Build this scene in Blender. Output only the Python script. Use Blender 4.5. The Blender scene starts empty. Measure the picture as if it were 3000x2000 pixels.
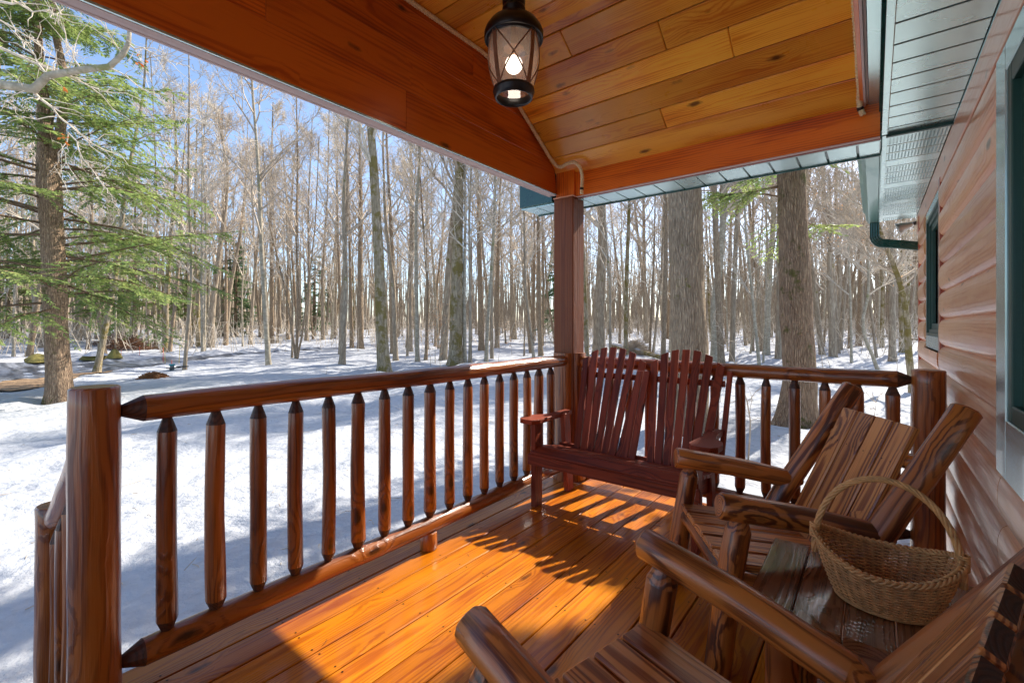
import bpy, math, random
import numpy as np
from mathutils import Vector, Matrix
R = math.radians
PI = math.pi
sc = bpy.context.scene
# ------------------------------------------------------------------ camera
cd = bpy.data.cameras.new('camera'); cam = bpy.data.objects.new('camera', cd)
sc.collection.objects.link(cam); sc.camera = cam
YAW = math.atan2(1062, 1350)
cam.location = (0, 0, 1.25); cam.rotation_euler = (R(90), 0, YAW)
cd.sensor_width = 36; cd.lens = 36*1350/3000; cd.shift_y = -46/3000
cd.clip_start = 0.05; cd.clip_end = 600
# ------------------------------------------------------------------ sky, sun, exposure
EL, AZ = R(40), R(10.5)          # sun height; bearing from +Y towards +X
w = bpy.data.worlds.new('World'); sc.world = w; w.use_nodes = True
wn = w.node_tree.nodes; wl = w.node_tree.links
bgn = wn['Background']; sk = wn.new('ShaderNodeTexSky'); sk.sky_type = 'NISHITA'
sk.sun_disc = False; sk.sun_elevation = EL; sk.sun_rotation = AZ
sk.air_density = 0.85; sk.dust_density = 1.0; sk.ozone_density = 1.6; sk.altitude = 200
wl.new(sk.outputs[0], bgn.inputs[0]); bgn.inputs[1].default_value = 0.15
ld = bpy.data.lights.new('sun', 'SUN'); sun = bpy.data.objects.new('sun', ld)
sc.collection.objects.link(sun)
ld.energy = 4.2; ld.angle = R(0.5); ld.color = (1.0, 0.93, 0.82)
sdir = Vector((math.sin(AZ)*math.cos(EL), math.cos(AZ)*math.cos(EL), math.sin(EL)))
sun.rotation_euler = sdir.to_track_quat('Z', 'Y').to_euler()
sc.view_settings.view_transform = 'Standard'; sc.view_settings.look = 'None'
sc.view_settings.exposure = 1.0; sc.view_settings.gamma = 1
sc.cycles.max_bounces = 10; sc.cycles.diffuse_bounces = 6; sc.cycles.glossy_bounces = 4
sc.cycles.transparent_max_bounces = 12; sc.cycles.use_denoising = True
sc.cycles.sample_clamp_indirect = 8
# ------------------------------------------------------------------ helpers
F, CX, HY, EYE = 1350.0, 1500.0, 954.0, 1.25
FW = (-math.sin(YAW), math.cos(YAW)); RT = (math.cos(YAW), math.sin(YAW))
def ray(u, v):
    a = (u-CX)/F; return (FW[0]+RT[0]*a, FW[1]+RT[1]*a, (HY-v)/F)
def lin(r, g, b):
    f = lambda c: (c/255/12.92) if c/255 <= .04045 else ((c/255+.055)/1.055)**2.4
    return (f(r), f(g), f(b), 1)
def tag(o, label=None, cat=None, group=None, kind=None):
    if label: o['label'] = label
    if cat: o['category'] = cat
    if group: o['group'] = group
    if kind: o['kind'] = kind
    return o
def empty(name, loc=(0, 0, 0), label=None, cat=None, group=None):
    o = bpy.data.objects.new(name, None); sc.collection.objects.link(o); o.location = loc
    o.empty_display_size = .1
    return tag(o, label, cat, group)
def frames(P):
    P = np.asarray(P, float); n = len(P)
    T = np.empty_like(P); T[1:-1] = P[2:]-P[:-2]; T[0] = P[1]-P[0]; T[-1] = P[-1]-P[-2]
    T /= np.linalg.norm(T, axis=1)[:, None]+1e-12
    a = np.array([0, 0, 1.0]) if abs(T[0][2]) < .8 else np.array([1.0, 0, 0])
    U = np.empty_like(P); V = np.empty_like(P)
    u = a-T[0]*a.dot(T[0]); u /= np.linalg.norm(u)
    for i in range(n):
        u = u-T[i]*u.dot(T[i]); u /= np.linalg.norm(u)+1e-12
        U[i] = u; V[i] = np.cross(T[i], u)
    return P, T, U, V
class MB:
    def __init__(s): s.v = []; s.f = []; s.w = []; s.m = []; s.s = []
    def add(s, v, f, w, mat=0, smooth=False):
        k = len(s.v); s.v.extend([tuple(p) for p in v]); s.w.extend([tuple(p) for p in w])
        for q in f: s.f.append([k+i for i in q])
        ml = mat if isinstance(mat, (list, np.ndarray)) else [mat]*len(f)
        s.m.extend(ml); s.s.extend(smooth if isinstance(smooth, list) else [smooth]*len(f))
    def box(s, c, h, R3=None, grain=0, ch=.003, mat=0, rng=random, pith=.06, cut=None, endm=None):
        """chamfered board; c centre, h half sizes, R3 columns = local axes"""
        v = []; idx = {}
        ch = min(ch, min(h)*.45)
        for sx in (-1, 1):
            for sy in (-1, 1):
                for sz in (-1, 1):
                    for k in range(3):
                        p = [sx*(h[0]-ch), sy*(h[1]-ch), sz*(h[2]-ch)]; p[k] = (sx, sy, sz)[k]*h[k]
                        idx[(sx, sy, sz, k)] = len(v); v.append(p)
        f = []
        S = [(-1, -1), (1, -1), (1, 1), (-1, 1)]
        for k in range(3):
            a, b = (k+1) % 3, (k+2) % 3
            for t in (-1, 1):
                q = []
                for (p, r) in S:
                    sg = [0, 0, 0]; sg[k] = t; sg[a] = p; sg[b] = r; q.append(idx[(*sg, k)])
                f.append(q if t > 0 else q[::-1])
            for (p, r) in S:      # edges along k
                q0 = [0, 0, 0]; q0[a] = p; q0[b] = r
                lo = list(q0); lo[k] = -1; hi = list(q0); hi[k] = 1
                q = [idx[(*lo, a)], idx[(*hi, a)], idx[(*hi, b)], idx[(*lo, b)]]
                f.append(q)
        for sx in (-1, 1):
            for sy in (-1, 1):
                for sz in (-1, 1):
                    f.append([idx[(sx, sy, sz, k)] for k in range(3)])
        V = np.array(v)
        # orient outward
        F2 = []
        for q in f:
            P = V[q]; n = np.cross(P[1]-P[0], P[2]-P[0])
            F2.append(q if n.dot(P.mean(0)) > 0 else q[::-1])
        if cut is not None: V = cut(V)
        o = [i for i in range(3) if i != grain]
        th = o[0] if h[o[0]] < h[o[1]] else o[1]; wd = o[1] if th == o[0] else o[0]
        off = 9.0*rng.randint(-6, 6); po = rng.uniform(-.5, .5)*h[wd]; pz = pith*rng.uniform(.6, 1.6)
        W = np.stack([V[:, grain]+off, V[:, wd]+po, V[:, th]+pz], 1)
        if R3 is not None: V = V @ np.array(R3, float).T
        V = V+np.array(c, float)
        ml = [mat]*len(F2)
        if endm is not None: ml[grain*6] = endm; ml[grain*6+5 if False else grain*6+1] = endm
        s.add(V, F2, W, ml, False)
    def board(s, p0, p1, wid, thk, nrm, **k):
        """board from p0 to p1, width dir = cross, thickness along nrm"""
        p0 = np.array(p0, float); p1 = np.array(p1, float); t = p1-p0; L = np.linalg.norm(t); t /= L
        n = np.array(nrm, float); n = n-t*n.dot(t); n /= np.linalg.norm(n); b = np.cross(n, t)
        s.box((p0+p1)/2, (L/2, wid/2, thk/2), np.stack([t, b, n], 1), grain=0, **k)
    def log(s, P, r, n=14, mat=0, c0=None, c1=None, endmat=None, facet=.03, wob=.02, rng=random, seg=.08, smooth=True, cham=.004, scale=1):
        """log along polyline P with radius r (number or (r0,r1)); c0/c1 = (length, radius fraction) pencil ends"""
        P = np.asarray(P, float); d = np.r_[0, np.cumsum(np.linalg.norm(np.diff(P, axis=0), axis=1))]; L = d[-1]
        r0, r1 = (r, r) if not isinstance(r, (tuple, list)) else r
        st = [0.0]
        if c0: st += [c0[0]]
        else: st += [cham]
        e = L-(c1[0] if c1 else cham)
        k = max(2, int((e-st[-1])/seg)); a0 = st[-1]
        st += [a0+(e-a0)*i/k for i in range(1, k+1)]; st += [L]
        st = np.array(st); Q = np.stack([np.interp(st, d, P[:, i]) for i in range(3)], 1)
        Q, T, U, Vv = frames(Q)
        ph = rng.uniform(0, 6.28); fa = [1+facet*rng.uniform(-1, 1) for _ in range(n)]
        ofx = 9.0*rng.randint(-6, 6); oy, oz = rng.uniform(-.25, .25)*r0, rng.uniform(-.25, .25)*r0
        a1, a2, a3 = [rng.uniform(0, 6.28) for _ in range(3)]
        vs = []; ws = []
        for i, t in enumerate(st):
            rr = (r0+(r1-r0)*t/L)*(1+wob*math.sin(t*7+a1)+wob*.7*math.sin(t*17+a2))
            if i == 0: rr *= (c0[1] if c0 else 1-cham/r0)
            if i == len(st)-1: rr *= (c1[1] if c1 else 1-cham/r1)
            for j in range(n):
                th = ph+2*PI*j/n; q = rr*fa[j]*(1+wob*.5*math.sin(3*th+t*5+a3))
                vs.append(Q[i]+U[i]*math.cos(th)*q+Vv[i]*math.sin(th)*q)
                ws.append((t+ofx, math.cos(th)*q*scale+oy, math.sin(th)*q*scale+oz))
        f = []; ml = []; sm = []
        em = mat if endmat is None else endmat
        for i in range(len(st)-1):
            cone = (i == 0 and c0) or (i == len(st)-2 and c1)
            for j in range(n):
                k2 = (j+1) % n; f.append([i*n+j, i*n+k2, (i+1)*n+k2, (i+1)*n+j]); ml.append(em if cone else mat)
                sm.append(bool(smooth) and not ((i == 0) or (i == len(st)-2)))
        f.append(list(range(n))[::-1]); f.append([(len(st)-1)*n+j for j in range(n)])
        ml += [em if c0 else mat, em if c1 else mat]; sm += [False, False]
        s.add(vs, f, ws, ml, sm)
    def lathe(s, prof, c, n=32, mat=0, smooth=True, ax=None, closed=False, sx=1, sy=1):
        vs = []; ws = []
        for (r, z) in prof:
            for j in range(n):
                th = 2*PI*j/n; vs.append((c[0]+r*sx*math.cos(th), c[1]+r*sy*math.sin(th), c[2]+z)); ws.append(vs[-1])
        f = []
        m = len(prof)
        for i in range(m-1 if not closed else m):
            for j in range(n):
                k = (j+1) % n; f.append([i*n+j, i*n+k, ((i+1) % m)*n+k, ((i+1) % m)*n+j])
        s.add(vs, f, ws, mat, smooth)
    def tube(s, P, r, n=6, mat=0, closed=False, caps=True):
        P = np.asarray(P, float)
        if closed: P = np.vstack([P, P[:1]])
        Q, T, U, V = frames(P); rr = np.broadcast_to(np.asarray(r, float), (len(Q),))
        th = np.arange(n)*2*PI/n
        vs = (Q[:, None, :]+rr[:, None, None]*(U[:, None, :]*np.cos(th)[None, :, None]+V[:, None, :]*np.sin(th)[None, :, None])).reshape(-1, 3)
        d = np.r_[0, np.cumsum(np.linalg.norm(np.diff(Q, axis=0), axis=1))]
        ws = np.stack([np.repeat(d, n), np.tile(np.cos(th), len(Q))*.02, np.tile(np.sin(th), len(Q))*.02], 1)
        f = []
        for i in range(len(Q)-1):
            for j in range(n):
                k = (j+1) % n; f.append([i*n+j, i*n+k, (i+1)*n+k, (i+1)*n+j])
        if caps and not closed: f.append(list(range(n))[::-1]); f.append([(len(Q)-1)*n+j for j in range(n)])
        s.add(vs, f, ws, mat, True)
    def build(s, name, mats, parent=None):
        me = bpy.data.meshes.new(name); me.from_pydata(s.v, [], s.f)
        for m in (mats if isinstance(mats, (list, tuple)) else [mats]): me.materials.append(m)
        me.polygons.foreach_set('material_index', s.m); me.polygons.foreach_set('use_smooth', s.s)
        at = me.attributes.new('wc', 'FLOAT_VECTOR', 'POINT'); at.data.foreach_set('vector', np.array(s.w, np.float32).ravel())
        me.update()
        o = bpy.data.objects.new(name, me); sc.collection.objects.link(o)
        if parent: o.parent = parent
        return o
def raw_mesh(name, V, Fq, mat, parent=None, smooth=False, W=None):
    """numpy verts (n,3) and faces (m,k) of one size"""
    V = np.asarray(V, np.float32); Fq = np.asarray(Fq, np.int32); m, k = Fq.shape
    me = bpy.data.meshes.new(name); me.vertices.add(len(V)); me.vertices.foreach_set('co', V.ravel())
    me.loops.add(m*k); me.loops.foreach_set('vertex_index', Fq.ravel())
    me.polygons.add(m); me.polygons.foreach_set('loop_start', np.arange(m, dtype=np.int32)*k)
    if smooth: me.polygons.foreach_set('use_smooth', np.ones(m, bool))
    if W is not None:
        at = me.attributes.new('wc', 'FLOAT_VECTOR', 'POINT'); at.data.foreach_set('vector', np.asarray(W, np.float32).ravel())
    me.update(calc_edges=True)
    me.materials.append(mat)
    o = bpy.data.objects.new(name, me); sc.collection.objects.link(o)
    if parent: o.parent = parent
    return o
# ------------------------------------------------------------------ materials
def mat(name):
    m = bpy.data.materials.new(name); m.use_nodes = True; nt = m.node_tree
    return m, nt, nt.nodes['Principled BSDF']
def nd(nt, t, ins=None, **p):
    n = nt.nodes.new(t)
    for k, v in p.items(): setattr(n, k, v)
    for k, v in (ins or {}).items():
        if isinstance(v, bpy.types.NodeSocket): nt.links.new(v, n.inputs[k])
        else: n.inputs[k].default_value = v
    return n
def mth(nt, op, a, b=0.0, c=0.0, clamp=False):
    n = nd(nt, 'ShaderNodeMath', {0: a, 1: b, 2: c}, operation=op); n.use_clamp = clamp; return n.outputs[0]
def vm(nt, op, a, b=(0, 0, 0)):
    return nd(nt, 'ShaderNodeVectorMath', {0: a, 1: b}, operation=op).outputs[0]
def mixc(nt, f, a, b, mode='MIX'):
    n = nt.nodes.new('ShaderNodeMix'); n.data_type = 'RGBA'; n.blend_type = mode; n.clamp_factor = True
    for s, v in ((n.inputs[0], f), (n.inputs[6], a), (n.inputs[7], b)):
        if isinstance(v, bpy.types.NodeSocket): nt.links.new(v, s)
        else: s.default_value = v
    return n.outputs[2]
def mr(nt, v, a, b, c=0.0, d=1.0, st='LINEAR'):
    n = nd(nt, 'ShaderNodeMapRange', {0: v, 1: a, 2: b, 3: c, 4: d}); n.interpolation_type = st; return n.outputs[0]
def noise(nt, vec, sc_=1.0, det=3.0, rough=.55, dist=0.0):
    n = nd(nt, 'ShaderNodeTexNoise', {'Vector': vec, 'Scale': sc_, 'Detail': det, 'Roughness': rough, 'Distortion': dist}); return n
def wood(name, dark, midc, light, rings=130, ringc=.8, fib=.35, blotch=.35, knot=.6, rough=.3, coat=.35, bump=.25, pow_=2.0, wander=.012, spec=.5, scratch=0.0):
    m, nt, b = mat(name)
    at = nd(nt, 'ShaderNodeAttribute', attribute_name='wc'); wc = at.outputs['Vector']
    d1 = noise(nt, vm(nt, 'MULTIPLY', wc, (1.6, 9, 9)), 1, 2.5, .5)
    dv = vm(nt, 'SUBTRACT', d1.outputs['Color'], (.5, .5, .5))
    # knots
    vo = nd(nt, 'ShaderNodeTexVoronoi', {'Vector': vm(nt, 'MULTIPLY', wc, (3.1, 8.5, 8.5)), 'Scale': 1.0, 'Randomness': 1.0})
    keep = mth(nt, 'GREATER_THAN', nd(nt, 'ShaderNodeSeparateColor', {0: vo.outputs['Color']}).outputs[0], 1-knot)
    kd = mth(nt, 'ADD', vo.outputs['Distance'], mth(nt, 'MULTIPLY', mth(nt, 'SUBTRACT', noise(nt, wc, 30, 2).outputs['Fac'], .5), .12))
    kn = mth(nt, 'MULTIPLY', mr(nt, kd, .17, .07), keep, clamp=True)
    kw = mth(nt, 'MULTIPLY', mr(nt, kd, .5, .0, 0, 1, 'SMOOTHSTEP'), keep, clamp=True)
    w2 = vm(nt, 'ADD', wc, vm(nt, 'MULTIPLY', dv, (0, wander*2, wander*2)))
    sp = nd(nt, 'ShaderNodeSeparateXYZ', {0: w2})
    rr = mth(nt, 'SQRT', mth(nt, 'ADD', mth(nt, 'MULTIPLY', sp.outputs[1], sp.outputs[1]), mth(nt, 'MULTIPLY', sp.outputs[2], sp.outputs[2])))
    rr = mth(nt, 'ADD', rr, mth(nt, 'MULTIPLY', kw, .02))
    sn = mth(nt, 'SINE', mth(nt, 'MULTIPLY', rr, rings*2*PI))
    ring = mth(nt, 'POWER', mr(nt, sn, -.9, .95, 0, 1, 'SMOOTHSTEP'), pow_)
    fb = noise(nt, vm(nt, 'MULTIPLY', wc, (4, 260, 260)), 1, 3, .6).outputs['Fac']
    big = noise(nt, vm(nt, 'MULTIPLY', wc, (1.3, 7, 7)), 1, 3, .55).outputs['Fac']
    t = mth(nt, 'ADD', mth(nt, 'MULTIPLY', ring, ringc), mth(nt, 'MULTIPLY', mth(nt, 'SUBTRACT', fb, .5), fib*2))
    t = mth(nt, 'ADD', t, mth(nt, 'MULTIPLY', mth(nt, 'SUBTRACT', big, .5), blotch*2.4), clamp=True)
    cr = nd(nt, 'ShaderNodeValToRGB', {0: t})
    e = cr.color_ramp.elements; e[0].position = 0; e[0].color = light; e[1].position = 1; e[1].color = dark
    q = cr.color_ramp.elements.new(.45); q.color = midc
    # board to board tone
    cell = nd(nt, 'ShaderNodeTexWhiteNoise', {'W': mth(nt, 'ROUND', mth(nt, 'DIVIDE', sp.outputs[0], 9.0))}, noise_dimensions='1D').outputs['Value']
    col = mixc(nt, 1.0, cr.outputs[0], nd(nt, 'ShaderNodeCombineColor', {0: mr(nt, cell, 0, 1, .74, 1.18), 1: mr(nt, cell, 0, 1, .68, 1.2), 2: mr(nt, cell, 0, 1, .66, 1.2)}).outputs[0], 'MULTIPLY')
    col = mixc(nt, mth(nt, 'MULTIPLY', kn, .85), col, tuple(c*.25 for c in dark[:3])+(1,))
    nt.links.new(col, b.inputs['Base Color'])
    rg = mth(nt, 'ADD', rough-.06, mth(nt, 'MULTIPLY', noise(nt, wc, 9, 4, .65).outputs['Fac'], .16))
    nt.links.new(rg, b.inputs['Roughness'])
    b.inputs['Coat Weight'].default_value = coat; b.inputs['Coat Roughness'].default_value = max(.06, rough*.5)
    b.inputs['Specular IOR Level'].default_value = spec
    h = mth(nt, 'ADD', mth(nt, 'MULTIPLY', ring, .5), mth(nt, 'MULTIPLY', fb, .6))
    h = mth(nt, 'ADD', h, mth(nt, 'MULTIPLY', noise(nt, vm(nt, 'MULTIPLY', wc, (6, 22, 22)), 1, 3).outputs['Fac'], 1.6))
    bp = nd(nt, 'ShaderNodeBump', {'Height': h, 'Strength': bump, 'Distance': .004})
    nt.links.new(bp.outputs[0], b.inputs['Normal'])
    b2_ = nd(nt, 'ShaderNodeBump', {'Height': noise(nt, vm(nt, 'MULTIPLY', wc, (5, 30, 30)), 1, 2).outputs['Fac'], 'Strength': .25, 'Distance': .003}); nt.links.new(b2_.outputs[0], b.inputs['Coat Normal'])
    return m
M = {}
M['deck'] = wood('deck stain', lin(104, 40, 6), lin(166, 80, 6), lin(214, 128, 14), rings=120, ringc=.26, fib=.4, blotch=.6, knot=.45, rough=.32, coat=.28, bump=.3, spec=.25)
M['ceil'] = wood('ceiling pine', lin(112, 44, 8), lin(222, 130, 26), lin(250, 184, 62), rings=120, ringc=.28, fib=.3, blotch=.8, knot=.85, rough=.28, coat=.55, bump=.12)
M['beam'] = wood('beam stain', lin(92, 28, 3), lin(188, 80, 12), lin(226, 116, 26), rings=70, ringc=.3, blotch=.95, knot=.35, rough=.32, coat=.3, bump=.15)
M['rail'] = wood('rail log stain', lin(60, 24, 8), lin(112, 54, 18), lin(166, 94, 36), rings=130, ringc=.3, fib=.4, blotch=.7, knot=.75, rough=.3, coat=.42, bump=.6)
M['railend'] = wood('rail log end grain', lin(38, 20, 12), lin(64, 34, 18), lin(88, 50, 28), rings=120, ringc=.4, rough=.55, coat=.05, bump=.3)
M['post'] = wood('post stain', lin(66, 30, 12), lin(118, 60, 26), lin(148, 84, 42), rings=80, ringc=.3, blotch=.4, knot=.2, rough=.5, coat=.05, bump=.5, spec=.3)
M['bench'] = wood('bench red stain', lin(52, 18, 10), lin(106, 42, 24), lin(146, 64, 36), rings=130, ringc=.35, blotch=.45, knot=.5, rough=.5, coat=.0, bump=.3, spec=.3)
M['burnt'] = wood('torched pine', lin(14, 6, 3), lin(100, 46, 16), lin(190, 112, 48), rings=115, ringc=.46, fib=.4, blotch=1.0, knot=.7, rough=.34, coat=.4, bump=.3, pow_=1.8, wander=.022)
M['burntboard'] = wood('torched pine board', lin(40, 16, 8), lin(146, 78, 34), lin(208, 138, 74), rings=120, ringc=.6, fib=.4, blotch=.75, knot=.4, rough=.34, coat=.35, bump=.35, pow_=1.8, wander=.014)
M['tablewood'] = wood('table board', lin(40, 20, 12), lin(92, 52, 30), lin(140, 92, 58), rings=110, ringc=.35, blotch=.5, knot=.35, rough=.14, coat=.7, bump=.15)
M['siding'] = wood('siding log stain', lin(146, 74, 36), lin(226, 140, 84), lin(246, 180, 126), rings=110, ringc=.26, fib=.4, blotch=.6, knot=.45, rough=.32, coat=.45, bump=.25, wander=.009)
M['frieze'] = wood('frieze board', lin(204, 118, 78), lin(236, 156, 112), lin(244, 182, 142), rings=70, ringc=.25, blotch=.3, knot=.35, rough=.3, coat=.3, bump=.2)
M['redtrim'] = wood('red trim stain', lin(110, 34, 12), lin(150, 54, 20), lin(176, 74, 34), rings=80, ringc=.3, rough=.3, coat=.4)
M['orangetrim'] = wood('orange trim stain', lin(226, 96, 22), lin(246, 120, 34), lin(250, 140, 50), rings=80, ringc=.2, rough=.35, coat=.3)
M['pale'] = wood('pale primed wood', lin(176, 150, 140), lin(206, 184, 176), lin(222, 206, 200), rings=80, ringc=.25, rough=.6, coat=0)
def plain(name, col, rough=.5, metal=0.0, coat=0.0, nz=.0, nsc=8, bump=0.0, spec=.5):
    m, nt, b = mat(name); b.inputs['Roughness'].default_value = rough; b.inputs['Metallic'].default_value = metal
    b.inputs['Coat Weight'].default_value = coat; b.inputs['Specular IOR Level'].default_value = spec
    tc = nd(nt, 'ShaderNodeTexCoord').outputs['Object']; n = noise(nt, tc, nsc, 4, .6).outputs['Fac']
    c = mixc(nt, mr(nt, n, .3, .7), tuple(x*(1-nz) for x in col[:3])+(1,), tuple(min(1, x*(1+nz)) for x in col[:3])+(1,))
    nt.links.new(c, b.inputs['Base Color'])
    nt.links.new(mth(nt, 'ADD', rough*.85, mth(nt, 'MULTIPLY', n, rough*.3)), b.inputs['Roughness'])
    if bump:
        bp = nd(nt, 'ShaderNodeBump', {'Height': n, 'Strength': bump, 'Distance': .01}); nt.links.new(bp.outputs[0], b.inputs['Normal'])
    return m
M['green'] = plain('green painted metal', lin(16, 78, 70), .28, 0, .4, .12, 5)
M['soffit'] = plain('green soffit metal', lin(200, 228, 226), .27, .8, .2, .06, 2.0)
M['soffhole'] = plain('soffit vent slots', lin(120, 148, 148), .5)
M['soffgap'] = plain('soffit groove green', lin(18, 62, 56), .4)
M['gutter'] = plain('pale green gutter', lin(132, 178, 170), .3, .3, .2, .06, 4)
M['greenframe'] = plain('window frame green', lin(30, 70, 62), .42, 0, .05, .15, 10)
M['casing'] = plain('window casing metal', lin(190, 216, 218), .25, .7, .2, .1, 6, .05)
M['black'] = plain('lantern black metal', lin(24, 22, 22), .38, .3, .2, .2, 30)
M['bronze'] = plain('lantern bronze strap', lin(140, 104, 78), .4, .3, 0, .15, 20)
M['rope'] = plain('sisal rope', lin(242, 216, 170), .9, 0, 0, .25, 120, .5, .1)
M['tape'] = plain('rope end tape', lin(30, 22, 18), .5)
M['wicker'] = plain('wicker', lin(206, 152, 94), .55, 0, .05, .35, 40, .3)
M['wickerdk'] = plain('wicker stake', lin(164, 112, 62), .6, 0, 0, .3, 40, .3)
M['nail'] = plain('nail head', lin(40, 26, 20), .5, .5)
M['stone'] = plain('mossy stone', lin(128, 118, 66), .9, 0, 0, .4, 3, .8, .2)
M['grey'] = plain('grey plastic', lin(92, 100, 104), .5, 0, 0, .1)
M['teal'] = plain('teal lid', lin(40, 140, 150), .4)
M['hose'] = plain('black hose', lin(24, 24, 26), .45)
M['orange'] = plain('orange stake', lin(240, 84, 24), .5)
M['yellow'] = plain('yellow stake', lin(226, 190, 40), .5)
M['lamp'] = plain('flood lamp housing', lin(200, 196, 188), .3, .5)
M['brownplastic'] = plain('flood lamp arm', lin(70, 58, 52), .5)
M['chips'] = plain('wood chips', lin(150, 104, 70), .9, 0, 0, .45, 25, .3, .1)
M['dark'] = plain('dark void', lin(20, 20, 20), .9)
# glass
def glass(name, col, rough=0.02, mixf=.12):
    m, nt, b = mat(name); out = nt.nodes['Material Output']
    tr = nd(nt, 'ShaderNodeBsdfTransparent', {0: col}); gl = nd(nt, 'ShaderNodeBsdfGlossy', {'Color': (1, 1, 1, 1), 'Roughness': rough})
    fr = nd(nt, 'ShaderNodeLayerWeight', {'Blend': .35})
    tc = nd(nt, 'ShaderNodeTexCoord').outputs['Object']
    n = noise(nt, vm(nt, 'MULTIPLY', tc, (40, 40, 14)), 1, 2).outputs['Fac']
    bp = nd(nt, 'ShaderNodeBump', {'Height': n, 'Strength': .25, 'Distance': .003}); nt.links.new(bp.outputs[0], gl.inputs['Normal'])
    tl = nd(nt, 'ShaderNodeBsdfTranslucent', {0: (.9, .72, .6, 1)}); tr = nd(nt, 'ShaderNodeMixShader', {0: .3, 1: tr.outputs[0], 2: tl.outputs[0]})
    f = mth(nt, 'ADD', mixf, mth(nt, 'MULTIPLY', fr.outputs['Facing'], .5), clamp=True)
    mx = nd(nt, 'ShaderNodeMixShader', {0: f, 1: tr.outputs[0], 2: gl.outputs[0]}); nt.links.new(mx.outputs[0], out.inputs[0]); return m
M['lglass'] = glass('seeded lantern glass', (.97, .94, .92, 1))
m, nt, b = mat('window glass'); b.inputs['Base Color'].default_value = (.02, .03, .03, 1); b.inputs['Roughness'].default_value = .05; b.inputs['Coat Weight'].default_value = 1; M['wglass'] = m
m, nt, b = mat('lit bulb'); b.inputs['Base Color'].default_value = (1, .95, .9, 1); b.inputs['Emission Color'].default_value = (1, .86, .72, 1); b.inputs['Emission Strength'].default_value = 2.6; M['bulb'] = m
# snow
m, nt, b = mat('snow'); tc = nd(nt, 'ShaderNodeTexCoord').outputs['Object']
b.inputs['Roughness'].default_value = .75; b.inputs['Specular IOR Level'].default_value = .2
nA = noise(nt, tc, .55, 5, .55).outputs['Fac']; nB = noise(nt, tc, 7, 5, .65).outputs['Fac']; nC = noise(nt, tc, 45, 3, .6).outputs['Fac']
h = mth(nt, 'ADD', mth(nt, 'MULTIPLY', nA, .9), mth(nt, 'ADD', mth(nt, 'MULTIPLY', nB, .045), mth(nt, 'MULTIPLY', nC, .02)))
bp = nd(nt, 'ShaderNodeBump', {'Height': h, 'Strength': 1.0, 'Distance': .5}); nt.links.new(bp.outputs[0], b.inputs['Normal'])
vs_ = nd(nt, 'ShaderNodeTexVoronoi', {'Vector': tc, 'Scale': 2.6}); sp_ = mr(nt, mth(nt, 'ADD', vs_.outputs['Distance'], mth(nt, 'MULTIPLY', nC, .03)), .028, .018)
c = mixc(nt, mr(nt, nB, .35, .7), (.56, .57, .59, 1), (.46, .475, .505, 1)); c = mixc(nt, mth(nt, 'MULTIPLY', sp_, .7), c, (.12, .08, .05, 1))
nt.links.new(c, b.inputs['Base Color']); M['snow'] = m
# icy road
m, nt, b = mat('icy drive'); tc = nd(nt, 'ShaderNodeTexCoord').outputs['Object']
n1 = noise(nt, vm(nt, 'MULTIPLY', tc, (.35, 2.4, 1)), 1, 5, .6).outputs['Fac']
c = mixc(nt, mr(nt, n1, .42, .62), (.055, .065, .085, 1), (.34, .37, .43, 1)); nt.links.new(c, b.inputs['Base Color']); b.inputs['Roughness'].default_value = .3; M['road'] = m
m, nt, b = mat('leaf litter'); tc = nd(nt, 'ShaderNodeTexCoord').outputs['Object']
n1 = noise(nt, tc, 14, 5, .7).outputs['Fac']; c = mixc(nt, mr(nt, n1, .3, .7), (.14, .08, .04, 1), (.52, .34, .19, 1)); nt.links.new(c, b.inputs['Base Color']); b.inputs['Roughness'].default_value = .9; M['litter'] = m
def bark(name, dark, light, vs=(14, 14, 2.2), moss=0.0, mossc=(.16, .15, .02, 1), bump=.8, dist=.03):
    m, nt, b = mat(name); tc = nd(nt, 'ShaderNodeTexCoord').outputs['Object']; b.inputs['Roughness'].default_value = .9; b.inputs['Specular IOR Level'].default_value = .15
    n0 = noise(nt, tc, 1.2, 2)
    v = vm(nt, 'ADD', vm(nt, 'MULTIPLY', tc, vs), vm(nt, 'MULTIPLY', n0.outputs['Color'], (1.5, 1.5, 1.5)))
    n1 = noise(nt, v, 1, 5, .65, .4).outputs['Fac']; n2 = noise(nt, tc, 1.1, 4, .6).outputs['Fac']
    vo = nd(nt, 'ShaderNodeTexVoronoi', {'Vector': v, 'Scale': 1.0}, feature='DISTANCE_TO_EDGE').outputs['Distance']
    t = mth(nt, 'MULTIPLY', mr(nt, n1, .3, .68), mr(nt, vo, 0, .22, .45, 1), clamp=True)
    c = mixc(nt, t, dark, light); c = mixc(nt, mr(nt, n2, .35, .75, 0, .45), c, tuple(x*.62 for x in light[:3])+(1,))
    if moss:
        mm = mth(nt, 'MULTIPLY', mr(nt, noise(nt, tc, 1.7, 5, .7).outputs['Fac'], .64-moss*.3, .7-moss*.25), .85); c = mixc(nt, mm, c, mossc)
    nt.links.new(c, b.inputs['Base Color'])
    hh = mth(nt, 'ADD', n1, mth(nt, 'MULTIPLY', mr(nt, vo, 0, .25), .7))
    bp = nd(nt, 'ShaderNodeBump', {'Height': hh, 'Strength': bump, 'Distance': dist}); nt.links.new(bp.outputs[0], b.inputs['Normal']); return m
M['bark_grey'] = bark('grey bark', lin(122, 106, 88), lin(204, 188, 164), (9, 9, 1.6), .1, bump=.6)
M['bark_brown'] = bark('brown bark', lin(116, 96, 76), lin(212, 188, 158), (26, 26, 4.5), .1, bump=1.0)
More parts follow.
